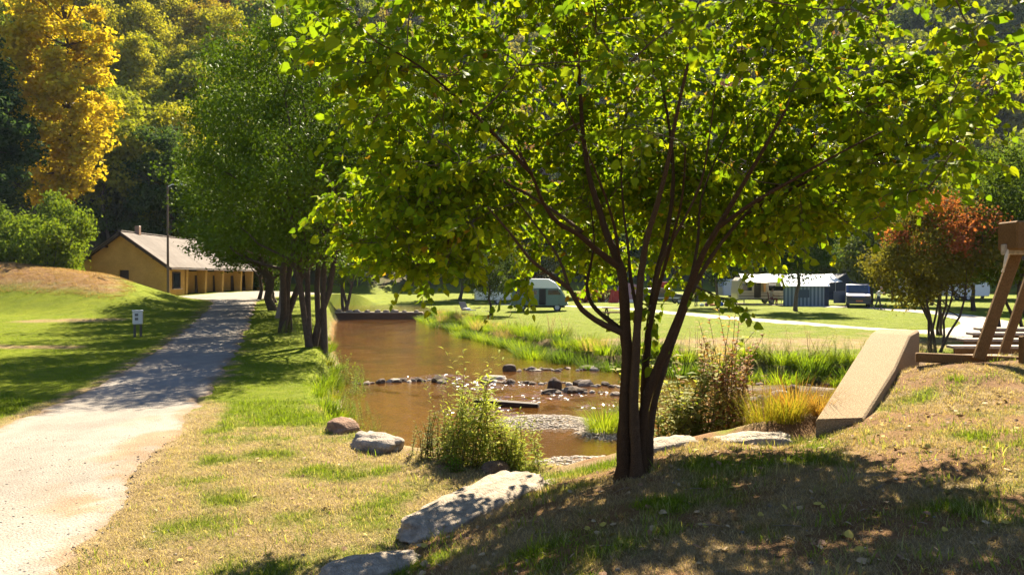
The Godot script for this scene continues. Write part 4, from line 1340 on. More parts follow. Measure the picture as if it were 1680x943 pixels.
# ---------------------------------------------------------------- the wing wall and the timber footbridge
func make_bridge() -> void:
	var root := base("wing_wall", Vector3(5, 0, -11))
	tag(root, "sloping concrete wing wall on the embankment beside the brook", "wall")
	var m := MB.new()
	# the top: left edge and right edge, near to far
	var L := [Vector3(3.50, 1.085, -9.05), Vector3(4.75, 1.44, -11.1), Vector3(5.93, 1.80, -13.0), Vector3(6.55, 1.80, -14.1)]
	var R := [Vector3(4.10, 1.085, -9.15), Vector3(5.36, 1.44, -11.0), Vector3(6.46, 1.79, -12.75), Vector3(7.2, 1.79, -13.9)]
	var o := root.position
	var cut := 0.025
	for i in 3:
		var l0: Vector3 = L[i] - o
		var l1: Vector3 = L[i + 1] - o
		var r0: Vector3 = R[i] - o
		var r1: Vector3 = R[i + 1] - o
		var a0 := l0.lerp(r0, 0.04)
		var a1 := l1.lerp(r1, 0.04)
		var b0 := l0.lerp(r0, 0.96)
		var b1 := l1.lerp(r1, 0.96)
		var dn := Vector3(0, -cut, 0)
		var low := Vector3(0, -3.2, 0)
		var mid := (l0 + r1) * 0.5 + Vector3(0, -1, 0)
		# the top in strips so that it can weather unevenly
		for k in 6:
			var ta := k / 6.0
			var tb := (k + 1) / 6.0
			m.face([a0.lerp(a1, ta), b0.lerp(b1, ta), b0.lerp(b1, tb), a0.lerp(a1, tb)], mid)
		m.face([a0, a1, l1 + dn, l0 + dn], mid)
		m.face([b0, b1, r1 + dn, r0 + dn], mid)
		m.face([l0 + dn, l1 + dn, l1 + low, l0 + low], mid)
		m.face([r0 + dn, r1 + dn, r1 + low, r0 + low], mid)
		if i == 0:
			m.face([a0, b0, r0 + dn, l0 + dn], mid)
			m.face([l0 + dn, r0 + dn, r0 + low, l0 + low], mid)
		if i == 2:
			m.face([a1, b1, r1 + dn, l1 + dn], mid)
			m.face([l1 + dn, r1 + dn, r1 + low, l1 + low], mid)
	add("wall_body", m.mesh(), M.concrete, root)
	# timber bridge end
	var b := base("timber_footbridge", on_ground(7.4, 11.2))
	tag(b, "brown timber footbridge end with braced post and low steps at right", "footbridge")
	var q := b.position
	bar_part("sill_beam", at(1503, 586, 11.35) - q, at(1700, 594, 10.75) - q, 0.14, 0.13, M.timber, b, 0.012)
	var st := [[1535, 581.6, 11.7], [1559, 566, 12.2], [1576, 554.7, 12.7], [1591, 544.7, 13.2], [1603, 537, 13.7]]
	for k in st.size():
		var a := at(st[k][0], st[k][1], st[k][2]) - q
		var e := Vector3(3.2 - (st[k][0] - 1535) * 0.004, 0, 0.12)
		var tread := MB.new()
		tread.beam(a + Vector3(0, -0.025, 0), a + e + Vector3(0, -0.025, 0), 0.22, 0.045, 0.008)
		add("tread", tread.mesh(), M.timber_top, b)
		if k > 0:
			bar_part("riser", a + Vector3(0.02, -0.26, 0.08), a + e + Vector3(0, -0.26, 0.08), 0.05, 0.42, M.timber, b, 0.006)
	bar_part("brace", at(1606, 590, 10.85) - q, at(1676, 392, 10.75) - q, 0.08, 0.15, M.timber, b, 0.012)
	bar_part("brace", at(1646, 583, 11.55) - q, at(1692, 448, 11.5) - q, 0.07, 0.12, M.timber, b, 0.012)
	var foot := at(1675, 594, 10.5) - q
	var head := at(1675, 372, 10.5) - q
	head.x = foot.x
	head.z = foot.z
	bar_part("post", foot + Vector3(0, -0.6, 0), head, 0.30, 0.30, M.timber, b, 0.015)
	box_part("post_cap", head + Vector3(0.02, -0.12, 0), Vector3(0.42, 0.38, 0.42), M.timber, b, 0.02)
	box_part("shoe", foot + Vector3(0.02, 0.18, 0.17), Vector3(0.26, 0.36, 0.10), M.timber, b, 0.012)
	box_part("shoe_slot", foot + Vector3(0.02, 0.24, 0.222), Vector3(0.1, 0.14, 0.012), M.dark_wood, b, 0.003)
	var bolt := MB.new()
	bolt.col = Color(0.03, 0.025, 0.02)
	bolt.lathe(Transform3D(Basis(Vector3.RIGHT, PI / 2), head + Vector3(-0.06, -0.42, 0.152)), [Vector2(0, -0.01), Vector2(0.028, -0.01), Vector2(0.028, 0.012), Vector2(0, 0.016)], 12)
	add("bolt", bolt.mesh(), M.plain, b)
	bar_part("handrail", head + Vector3(-0.22, -0.30, -0.05), head + Vector3(2.4, -0.30, 0.3), 0.10, 0.14, M.timber_top, b, 0.012)
	# the next post along the rail, and the bearer under the ends of the steps
	bar_part("post", foot + Vector3(2.25, -0.6, 0.3), head + Vector3(2.25, -0.05, 0.3), 0.26, 0.26, M.timber, b, 0.015)
	box_part("post_cap", head + Vector3(2.27, -0.12, 0.3), Vector3(0.36, 0.34, 0.36), M.timber, b, 0.02)
	bar_part("brace", at(1606, 590, 10.85) - q + Vector3(2.05, 0, 0.3), at(1676, 392, 10.75) - q + Vector3(2.25, 0, 0.3), 0.13, 0.175, M.timber, b, 0.012)
	bar_part("stringer", at(1535, 592, 11.6) - q + Vector3(2.95, -0.1, 0.25), at(1603, 545, 13.8) - q + Vector3(2.75, -0.1, 0.1), 0.12, 0.3, M.timber, b, 0.012)
	var rope := MB.new()
	rope.col = Color(0.55, 0.52, 0.46)
	for k in 3:
		rope.tube([at(1657, 404, 10.5) - q, at(1654 - k * 2, 420, 10.48) - q, at(1649 - k, 436, 10.5) - q, at(1644 + k * 2, 446, 10.6) - q], [0.007, 0.006, 0.006, 0.006], 5)
	add("rope", rope.mesh(), M.cloth, b)
	# the weir at the far end of the reach
	var wr := base("weir", Vector3(-11.0, -1.2, -64.3))
	tag(wr, "low stone weir with plank crest across the far end of the brook", "weir")
	box_part("weir_wall", Vector3(0, 0.55, 0), Vector3(7.6, 1.1, 0.55), M.stone, wr, 0.05, Color(0.16, 0.09, 0.055))
	box_part("crest", Vector3(0, 1.14, 0.05), Vector3(7.4, 0.09, 0.5), M.timber_top, wr, 0.02)
	var r := RandomNumberGenerator.new()
	r.seed = 19
	for k in 9:
		var s := add("capstone", rock_mesh(900 + k % 4, 1), M.stone, wr)
		s.transform = Transform3D(Basis(Vector3.UP, r.randf() * 6).scaled(Vector3(0.28, 0.16, 0.2) * r.randf_range(0.7, 1.3)), Vector3(-3.2 + k * 0.8 + r.randf_range(-0.2, 0.2), 1.22, 0.05))

# ---------------------------------------------------------------- rocks
var rock_cache := {}
func rock_mesh(sd: int, sub := 2, square := 0.0, tint := Color(0.40, 0.34, 0.27)) -> ArrayMesh:
	# a unit boulder: a divided ball pushed about by noise, with a few flat cleavage faces
	var key := [sd, sub, square, tint]
	if rock_cache.has(key): return rock_cache[key]
	var r := RandomNumberGenerator.new()
	r.seed = sd
	var t := (1.0 + sqrt(5.0)) / 2.0
	var vs := [Vector3(-1, t, 0), Vector3(1, t, 0), Vector3(-1, -t, 0), Vector3(1, -t, 0), Vector3(0, -1, t), Vector3(0, 1, t), Vector3(0, -1, -t), Vector3(0, 1, -t), Vector3(t, 0, -1), Vector3(t, 0, 1), Vector3(-t, 0, -1), Vector3(-t, 0, 1)]
	for i in 12: vs[i] = vs[i].normalized()
	var fs := [[0, 11, 5], [0, 5, 1], [0, 1, 7], [0, 7, 10], [0, 10, 11], [1, 5, 9], [5, 11, 4], [11, 10, 2], [10, 7, 6], [7, 1, 8], [3, 9, 4], [3, 4, 2], [3, 2, 6], [3, 6, 8], [3, 8, 9], [4, 9, 5], [2, 4, 11], [6, 2, 10], [8, 6, 7], [9, 8, 1]]
	for s in sub:
		var mid := {}
		var nf := []
		for f in fs:
			var e := []
			for k in 3:
				var a: int = f[k]
				var b: int = f[(k + 1) % 3]
				var kk := Vector2i(mini(a, b), maxi(a, b))
				if not mid.has(kk):
					mid[kk] = vs.size()
					vs.append(((vs[a] + vs[b]) * 0.5).normalized())
				e.append(mid[kk])
			nf.append([f[0], e[0], e[2]])
			nf.append([f[1], e[1], e[0]])
			nf.append([f[2], e[2], e[1]])
			nf.append([e[0], e[1], e[2]])
		fs = nf
	var nz := FastNoiseLite.new()
	nz.seed = sd
	nz.frequency = 0.9
	nz.fractal_octaves = 4
	var cuts := []
	for k in 6:
		cuts.append([Vector3(r.randfn(), r.randfn() * 0.7, r.randfn()).normalized(), r.randf_range(0.62, 0.88)])
	for i in vs.size():
		var p: Vector3 = vs[i]
		if square > 0.0:
			var b := p / maxf(absf(p.x), maxf(absf(p.y), absf(p.z)))
			p = p.lerp(b * 0.86, square)
		var rough := 1.0 if square < 0.3 else 0.5
		p *= 1.0 + 0.34 * rough * nz.get_noise_3dv(p * 1.2) + 0.12 * rough * nz.get_noise_3dv(p * 4.0)
		for c in cuts:
			var over: float = p.dot(c[0]) - c[1]
			if over > 0.0 and square < 0.3: p -= c[0] * over * 0.85
		vs[i] = p
	var m := MB.new()
	if sub <= 1:
		for f in fs:
			var k := 0.85 + 0.3 * nz.get_noise_3dv(vs[f[0]] * 2.0)
			m.col = Color(tint.r * k, tint.g * k, tint.b * k)
			m.face([vs[f[0]], vs[f[1]], vs[f[2]]], Vector3.ZERO)
	else:
		var ns := []
		ns.resize(vs.size())
		ns.fill(Vector3.ZERO)
		for f in fs:
			var nn: Vector3 = (vs[f[1]] - vs[f[0]]).cross(vs[f[2]] - vs[f[0]])
			if nn.dot(vs[f[0]]) < 0: nn = -nn
			for k in 3: ns[f[k]] += nn
		for i in vs.size():
			var k := 0.9 + 0.4 * nz.get_noise_3dv(vs[i] * 2.5)
			m.vert(vs[i], ns[i].normalized(), Color(tint.r * k, tint.g * k, tint.b * k))
		for f in fs:
			m.ix.append(f[0]); m.ix.append(f[2]); m.ix.append(f[1])
	rock_cache[key] = m.mesh()
	return rock_cache[key]

func put_rock(called: String, sd: int, sub: int, where: Vector3, size: Vector3, turn: float, label: String, group := "", square := 0.0, tint := Color(0.40, 0.34, 0.27), tilt := 0.0) -> Node3D:
	var o := add(called, rock_mesh(sd, sub, square, tint), M.stone)
	o.transform = Transform3D(Basis(Vector3.UP, turn) * Basis(Vector3.BACK, tilt) * Basis.from_scale(size), where)
	tag(o, label, "rock" if called != "stone" else "stone", group)
	return o

func make_rocks() -> void:
	var r := RandomNumberGenerator.new()
	r.seed = 91
	# the boulders along the near edge
	var slab := put_rock("boulder", 501, 4, Vector3(-0.32, 0.36, -7.9), Vector3(1.14, 0.22, 0.40), 1.02, "long cracked pale slab of rock at the foot of the embankment", "boulders along the near bank", 0.55, Color(0.48, 0.405, 0.32), 0.05)
	put_rock("boulder", 502, 3, Vector3(-1.12, 0.36, -6.25), Vector3(0.46, 0.13, 0.24), 0.5, "flat pale rock at the bottom edge below the long slab", "boulders along the near bank", 0.4, Color(0.46, 0.39, 0.31))
	put_rock("boulder", 503, 3, Vector3(0.62, 0.34, -8.85), Vector3(0.55, 0.12, 0.22), 0.45, "low pale rock between the long slab and the tree trunk", "boulders along the near bank", 0.4, Color(0.48, 0.42, 0.33), 0.05)
	put_rock("boulder", 504, 3, on_ground(1.78, 9.0) + Vector3(0, -0.03, 0), Vector3(0.42, 0.16, 0.26), 0.2, "small pale rock just right of the tree trunk", "boulders along the near bank", 0.35, Color(0.48, 0.42, 0.34), 0.1)
	put_rock("boulder", 505, 4, on_ground(2.82, 9.25) + Vector3(0, -0.06, 0), Vector3(0.55, 0.17, 0.26), 0.1, "broad pale rock before the reddish grass near the wing wall", "boulders along the near bank", 0.4, Color(0.50, 0.44, 0.35), 0.05)
	put_rock("boulder", 506, 3, on_ground(-2.66, 12.3), Vector3(0.28, 0.2, 0.28), 0.4, "reddish boulder at the edge of the left lawn", "boulders along the near bank", 0.1, Color(0.36, 0.22, 0.15))
	put_rock("boulder", 507, 3, on_ground(-1.9, 11.1), Vector3(0.5, 0.2, 0.3), -0.5, "pale grey boulder sloping into the water beside the left lawn", "boulders along the near bank", 0.1, Color(0.42, 0.37, 0.32))
	put_rock("boulder", 508, 2, on_ground(-4.0, 16.9), Vector3(0.34, 0.07, 0.28), 0.2, "pale flat stone in the bank grass under the alders", "boulders along the near bank", 0.3, Color(0.45, 0.38, 0.32))
	put_rock("boulder", 509, 2, Vector3(-0.2, 0.27, -9.85), Vector3(0.2, 0.16, 0.16), 0.7, "small brown stone at the foot of the willow bush", "boulders along the near bank", 0.3, Color(0.20, 0.14, 0.10))
	# rows of stones across the brook
	var dark := Color(0.12, 0.085, 0.06)
	var mid := Color(0.30, 0.24, 0.19)
	var light := Color(0.5, 0.46, 0.4)
	var rows := [
		[Vector2(-4.75, 24.7), Vector2(-2.2, 25.3), 22, 0.20, "stone in the short row across the left half of the brook", "stones of the left row"],
		[Vector2(0.2, 28.0), Vector2(3.9, 28.6), 28, 0.20, "stone in the upper row below the grassy bank", "stones of the upper row"],
		[Vector2(-0.9, 25.0), Vector2(3.3, 23.9), 28, 0.20, "stone in the middle row of the brook", "stones of the middle row"],
		[Vector2(0.9, 22.6), Vector2(3.2, 22.4), 16, 0.17, "stone in the lower row beside the dark pointed boulder", "stones of the lower row"],
		[Vector2(6.3, 21.2), Vector2(9.0, 22.2), 10, 0.22, "stone in the row of the brook beyond the red weeds", "stones of the right row"],
		[Vector2(6.6, 25.0), Vector2(9.8, 24.4), 12, 0.13, "stone at the water's edge below the far bank", "stones under the far bank"],
	]
	var n := 0
	for row in rows:
		for k in row[2]:
			var t: float = (k + r.randf_range(-0.3, 0.3)) / (row[2] - 1)
			var p: Vector2 = row[0].lerp(row[1], clampf(t, 0, 1)) + Vector2(r.randf_range(-0.1, 0.1), sin(t * PI) * 0.25 + r.randfn() * 0.2)
			var s: float = row[3] * (0.35 + 1.1 * r.randf() * r.randf())
			put_rock("stone", 600 + n % 7, 1, Vector3(p.x, WATER + s * 0.05, -p.y), Vector3(s * r.randf_range(0.9, 1.7), s * r.randf_range(0.35, 0.8), s * r.randf_range(0.6, 1.1)), r.randf() * TAU, row[4], row[5], 0.0, [dark, mid, light, mid, dark][n % 5])
			n += 1
	put_rock("brook_boulder", 620, 2, at(836, 608, 28.2) + Vector3(0, 0.03, 0), Vector3(0.26, 0.22, 0.22), 0.3, "dark block of rock at the left end of the upper stone row", "", 0.4, dark)
	put_rock("brook_boulder", 621, 2, at(910, 641, 23.2) + Vector3(0, 0.05, 0), Vector3(0.28, 0.36, 0.24), 0.9, "dark pointed boulder standing in the middle of the brook", "", 0.0, Color(0.09, 0.055, 0.04))
	put_rock("brook_boulder", 622, 2, at(813, 622, 26.0), Vector3(0.42, 0.17, 0.25), 0.2, "pale jagged boulder left of the middle row of stones", "", 0.2, light)
	put_rock("brook_boulder", 623, 2, at(1280, 652, 21.7) + Vector3(0, 0.05, 0), Vector3(0.32, 0.16, 0.22), 0.5, "pale flat boulder in the brook before the wing wall", "", 0.2, Color(0.5, 0.45, 0.4))
	put_rock("brook_boulder", 624, 2, at(1300, 650, 21.9) + Vector3(0, 0.08, 0), Vector3(0.18, 0.24, 0.2), 1.5, "small dark upright boulder beside the pale flat one", "", 0.0, dark)
	# the squared log that lies in the brook
	var lg := base("sunken_log", at(832, 666, 20.4))
	tag(lg, "dark squared log lying in the brook behind the willow bush", "log")
	var m := MB.new()
	m.beam(Vector3(-0.85, 0.05, -0.1), Vector3(0.82, -0.03, 0.15), 0.34, 0.24, 0.03)
	add("timber", m.mesh(), M.log, lg)
	# gravel on the bars
	var pm := rock_mesh(640, 1, 0.0, Color(1, 1, 1))
	var where := []
	var tint := []
	for k in 60000:
		var x := r.randf_range(-0.8, 4.2)
		var d := r.randf_range(11.4, 19.4)
		var h := bar(x, d)
		if h < WATER - 0.045 or where.size() > 7000: continue
		if height(x, d) > h + 0.02: continue
		var s := r.randf_range(0.014, 0.042)
		where.append(Transform3D(Basis(Vector3.UP, r.randf() * TAU).scaled(Vector3(s, s * 0.34, s * 0.85)), Vector3(x, h + s * 0.1, -d)))
		var g := r.randf_range(0.34, 0.75)
		tint.append(Color(g * 1.05, g * 0.92, g * 0.78))
	tag(scatter("gravel", pm, M.stone, where, tint), "pale gravel of the bars in the brook", "gravel", "", "stuff")

# ---------------------------------------------------------------- grass and weeds
func blade(m: MB, root: Vector3, dir: Vector3, len: float, w: float, bend: float, c0: Color, c1: Color, segs := 3) -> void:
	# a tapering arched blade; c0 at the foot and c1 at the tip
	var flat := Vector3(dir.x, 0, dir.z)
	if flat.length() < 0.01: flat = Vector3(0.01, 0, 0.01)
	flat = flat.normalized()
	var side := flat.cross(Vector3.UP).normalized() * w
	var p := root
	var up := dir.normalized()
	var last := m.v.size()
	m.v.append(p - side); m.v.append(p + side)
	m.c.append(c0); m.c.append(c0)
	for k in segs:
		p += up * len / segs
		up = (up + (flat * 0.6 - Vector3.UP) * bend / segs).normalized()
		var c := c0.lerp(c1, (k + 1.0) / segs)
		if k == segs - 1:
			m.v.append(p)
			m.c.append(c)
			m.ix.append(last); m.ix.append(last + 1); m.ix.append(last + 2)
		else:
			var s := side * (1.0 - 0.8 * (k + 1.0) / segs)
			m.v.append(p - s); m.v.append(p + s)
			m.c.append(c); m.c.append(c)
			m.ix.append(last); m.ix.append(last + 1); m.ix.append(last + 3)
			m.ix.append(last); m.ix.append(last + 3); m.ix.append(last + 2)
			last += 2

func tuft_mesh(r: RandomNumberGenerator, n: int, len: float, spread: float, w: float, lean := 0.6) -> ArrayMesh:
	var m := MB.new()
	m.bare = true
	for k in n:
		var a := r.randf() * TAU
		var dir := Vector3(cos(a) * r.randf() * lean, 1.0, sin(a) * r.randf() * lean)
		var q := Vector3(r.randfn(), 0, r.randfn()) * spread
		var j := r.randf_range(0.75, 1.25)
		blade(m, q + Vector3(0, -0.01, 0), dir, len * r.randf_range(0.5, 1.15), w * r.randf_range(0.7, 1.2), r.randf_range(0.2, 1.0), Color(j, j, j), Color(j, j, j))
	return m.mesh()

func make_grass() -> void:
	var r := RandomNumberGenerator.new()
	r.seed = 33
	var tufts := [tuft_mesh(r, 13, 0.05, 0.035, 0.0024, 1.1), tuft_mesh(r, 11, 0.065, 0.04, 0.0024, 1.3), tuft_mesh(r, 9, 0.085, 0.03, 0.0026, 0.9)]
	var where := [[], [], []]
	var tint := [[], [], []]
	# near turf
	for k in 130000:
		var d := r.randf_range(3.9, 15.5)
		var x := d * r.randf_range(-0.78, 0.85)
		if path_side(x, d) < 0.14 - 0.3 * r.randf() * r.randf(): continue
		if d > 10.9 and x > -2.2 and x < 5.0 or d > 9.3 and x > 0.6 and x < 4.3 + (d - 9.3) * 0.62: continue
		var dry := dryness(x, d)
		var emb := x > toe(d)
		if r.randf() > (0.72 if emb else 0.95) * smooth(17.5, 9.0, d) + 0.12: continue
		var bare_soil := smooth(0.02, 0.35, patchy.get_noise_2d(x * 4.0 - 9.0, d * 4.0) + 0.1)
		if emb and r.randf() < bare_soil * 0.75: continue
		var h := height(x, d)
		if h < WATER + 0.4: continue
		var kind := 2 if dry < 0.5 and r.randf() < 0.35 else r.randi() % 2
		var s := r.randf_range(0.7, 1.35) * (1.15 if dry < 0.4 else 0.9) * (0.75 + d * 0.045)
		where[kind].append(Transform3D(Basis(Vector3.UP, r.randf() * TAU).scaled(Vector3(s, s * r.randf_range(0.6, 1.1), s)), Vector3(x, h, -d)))
		var c := Color(0.15, 0.21, 0.013).lerp(Color(0.42, 0.33, 0.19), smooth(0.32, 0.72, dry + r.randf_range(-0.25, 0.25)))
		if emb and dry > 0.45: c = c.lerp(Color(0.30, 0.19, 0.09), r.randf() * 0.8)
		tint[kind].append(c * r.randf_range(0.6, 1.3))
	# longer weeds here and there
	for k in 2600:
		var d := r.randf_range(4.0, 13.0)
		var x := d * r.randf_range(-0.66, 0.68)
		if path_side(x, d) < 0.1 or d > 10.9 and x > -2.2 or d > 9.1 and x > 0.6 and x < 4.3 + (d - 9.3) * 0.62: continue
		if patchy.get_noise_2d(x * 5.0 + 13.0, d * 5.0) < 0.06: continue
		var h := height(x, d)
		if h < WATER + 0.4: continue
		var s := r.randf_range(1.0, 2.3)
		where[2].append(Transform3D(Basis(Vector3.UP, r.randf() * TAU).scaled(Vector3(s, s * r.randf_range(0.5, 1.0), s)), Vector3(x, h, -d)))
		tint[2].append(Color(0.17, 0.23, 0.02).lerp(Color(0.40, 0.32, 0.16), r.randf() * r.randf()) * r.randf_range(0.8, 1.2))
	# the lawns farther off, shorter and coarser
	for k in 54000:
		var d := 15.0 * pow(64.0 / 15.0, r.randf())
		var x := d * r.randf_range(-0.85, 0.8)
		if path_side(x, d) < 0.05: continue
		if road_side(ROAD, Vector2(x, d)) < 0.05: continue
		var h := height(x, d)
		if h < -0.25 or hill(x, d) > 0.5: continue
		var dry := dryness(x, d)
		var s := r.randf_range(0.8, 1.3) * (0.9 + d * 0.035)
		where[0].append(Transform3D(Basis(Vector3.UP, r.randf() * TAU).scaled(Vector3(s, minf(s, 1.4) * 0.8, s)), Vector3(x, h, -d)))
		var c := Color(0.155, 0.215, 0.012).lerp(Color(0.40, 0.315, 0.17), smooth(0.3, 0.75, dry))
		tint[0].append(c * r.randf_range(0.8, 1.2))
	# rough dry grass on the bank before the house
	for k in 9000:
		var d := r.randf_range(43.5, 56.0)
		var x := d * r.randf_range(-0.68, -0.40)
		var dry := dryness(x, d)
		if dry < 0.2 or hill(x, d) > 0.5: continue
		var s := r.randf_range(1.4, 3.4)
		where[1].append(Transform3D(Basis(Vector3.UP, r.randf() * TAU).scaled(Vector3(s, s * r.randf_range(0.6, 1.1), s)), on_ground(x, d)))
		tint[1].append(Color(0.36, 0.24, 0.11).lerp(Color(0.22, 0.12, 0.055), r.randf()) * r.randf_range(0.7, 1.2))
	for k in 3:
		tag(scatter("grass", tufts[k], M.grass, where[k], tint[k]), ["short mown turf of the lawns and the embankment", "matted short turf tufts", "longer green grass tufts in the turf"][k], "grass", "", "stuff")
	# fallen leaves and twigs under the young tree
	var lf := leaf_mesh(r, 0.055)
	var lw := []
	var lt := []
	for k in 1700:
		var d := r.randf_range(4.0, 11.5)
		var x := r.randf_range(-3.4, 6.6) if r.randf() < 0.75 else r.randf_range(-5.0, 0.0)
		if path_side(x, d) < 0.0 or d > 9.2 and x > 0.6: continue
		if x < toe(d) and r.randf() < 0.8: continue
		var h := height(x, d)
		if h < 0.1: continue
		var s := r.randf_range(0.5, 1.2)
		lw.append(Transform3D(Basis.from_euler(Vector3(r.randfn() * 0.4, r.randf() * TAU, r.randfn() * 0.4)).scaled(Vector3(s, s, s)), Vector3(x, h + 0.018, -d)))
		lt.append([Color(0.24, 0.16, 0.08), Color(0.17, 0.085, 0.04), Color(0.27, 0.19, 0.10), Color(0.28, 0.21, 0.03)][r.randi() % 4])
	tag(scatter("fallen_leaves", lf, M.cloth, lw, lt), "dry fallen leaves scattered on the embankment turf", "fallen leaves", "", "stuff")
	var tw := MB.new()
	tw.col = Color(0.30, 0.23, 0.16)
	for k in 90:
		var d := r.randf_range(4.1, 9.0)
		var x := r.randf_range(-0.8, 6.2)
		if x < toe(d) + 0.3: continue
		var a := r.randf() * TAU
		var l := r.randf_range(0.05, 0.2)
		var p := on_ground(x, d) + Vector3(0, 0.014, 0)
		var q := on_ground(x + cos(a) * l, d + sin(a) * l) + Vector3(0, 0.018, 0)
		tw.tube([p, (p + q) * 0.5 + Vector3(0, 0.008, 0), q], [0.0035, 0.003, 0.002], 4, 0.0, false)
	tag(add("fallen_twigs", tw.mesh(), M.bark), "thin dry twigs lying on the embankment turf", "twigs", "", "stuff")
	var pb := []
	var pt := []
	for k in 3600:
		var d := r.randf_range(4.0, 12.0)
		var x := d * r.randf_range(-0.66, 0.68)
		if d > 9.2 and x > 0.6 or d > 11.0 and x > -2.2: continue
		if path_side(x, d) > 0.1 and r.randf() < 0.93: continue
		var s := r.randf_range(0.006, 0.02)
		pb.append(Transform3D(Basis(Vector3.UP, r.randf() * TAU).scaled(Vector3(s, s * 0.6, s * 0.8)), on_ground(x, d) + Vector3(0, 0.008, 0)))
		var g := r.randf_range(0.2, 0.5)
		pt.append(Color(g, g * 0.9, g * 0.78))
	tag(scatter("pebbles", rock_mesh(641, 1, 0.0, Color(1, 1, 1)), M.stone, pb, pt), "small pebbles scattered on the lane and the embankment", "pebbles", "", "stuff")

# an upright leafy stem: {stem, leaves}
func sprig(r: RandomNumberGenerator, high: float, leaf: float, slim: float, count: int, c0: Color, c1: Color, droop := 0.5) -> Dictionary:
	var st := MB.new()
	st.col = Color(0.14, 0.10, 0.045)
	var lv := MB.new()
	lv.bare = true
	var lean := Vector3(r.randfn() * 0.16, 0, r.randfn() * 0.16) * high
	var pts := []
	for k in 6:
		var t := k / 5.0
		pts.append(Vector3(lean.x * t * t, high * t, lean.z * t * t) + Vector3(r.randfn(), 0, r.randfn()) * 0.012 * high)
	st.tube(pts, radii(6, 0.006 + high * 0.002, 0.002), 5, 0.0, false)
	for k in count:
		var t := 0.12 + 0.88 * (k + r.randf() * 0.5) / count
		var f := t * 5.0
		var i := mini(int(f), 4)
		var p: Vector3 = pts[i].lerp(pts[i + 1], clampf(f - i, 0, 1))
		var a := k * 2.4 + r.randf() * 0.6
		var out := Vector3(cos(a), r.randf_range(-0.1, 0.7) + 0.5 * (t - 0.5), sin(a)).normalized()
		var l := leaf * r.randf_range(0.6, 1.2) * (1.15 - 0.55 * t)
		var side := out.cross(Vector3.UP).normalized() * l * slim
		var up := side.cross(out).normalized()
		var mid := p + out * l * 0.45
		var tip := p + out * l - Vector3(0, l * droop * r.randf_range(0.2, 0.8), 0)
		var c := c0.lerp(c1, r.randf()) * r.randf_range(0.8, 1.2)
		c.a = 1.0
		var b := lv.v.size()
		for q in [p, mid + side + up * l * 0.06, tip, mid - side + up * l * 0.06, mid]:
			lv.v.append(q)
			lv.c.append(c)
		for q in [[0, 1, 4], [1, 2, 4], [0, 4, 3], [4, 2, 3]]:
			for w in q: lv.ix.append(b + w)
	return {"stem": st.mesh(), "leaves": lv.mesh()}

func leafy_bush(called: String, label: String, where: Vector3, spread: Vector2, kinds: Array, n: int, sd: int, hmin := 0.6, hmax := 1.1, group := "") -> Node3D:
	# each stem is a part, its leaves its sub-part
	var r := RandomNumberGenerator.new()
	r.seed = sd
	var o := base(called, where)
	tag(o, label, "plant", group)
	for k in n:
		var a := r.randf() * TAU
		var q := sqrt(r.randf())
		var x := cos(a) * q * spread.x
		var z := sin(a) * q * spread.y
		var s: Dictionary = kinds[r.randi() % kinds.size()]
		var m := add("stem", s.stem, M.bark, o)
		var size := r.randf_range(hmin, hmax) * (1.12 - 0.45 * q)
		var lean := Basis(Vector3(sin(a), 0, -cos(a)), -0.35 * q * r.randf_range(0.4, 1.2))
		m.transform = Transform3D(lean * Basis(Vector3.UP, r.randf() * TAU).scaled(Vector3(size, size, size)), Vector3(x, height(where.x + x, -(where.z + z)) - where.y - 0.03, z))
		add("foliage", s.leaves, M.leaf_weed, m)
	return o

func clump_mesh(r: RandomNumberGenerator, n: int, len: float, spread: float, w: float, c0: Color, c1: Color, bend := 0.9) -> ArrayMesh:
	var m := MB.new()
	m.bare = true
	for k in n:
		var a := r.randf() * TAU
		var q := sqrt(r.randf()) * spread
		var dir := Vector3(cos(a) * r.randf_range(0.1, 0.7), 1.0, sin(a) * r.randf_range(0.1, 0.7))
		var c := c0.lerp(c1, r.randf()) * r.randf_range(0.75, 1.2)
		c.a = 1.0
		blade(m, Vector3(cos(a) * q, -0.02, sin(a) * q), dir, len * r.randf_range(0.55, 1.15), w * r.randf_range(0.7, 1.3), bend * r.randf_range(0.4, 1.4), c, c, 4)
	return m.mesh()

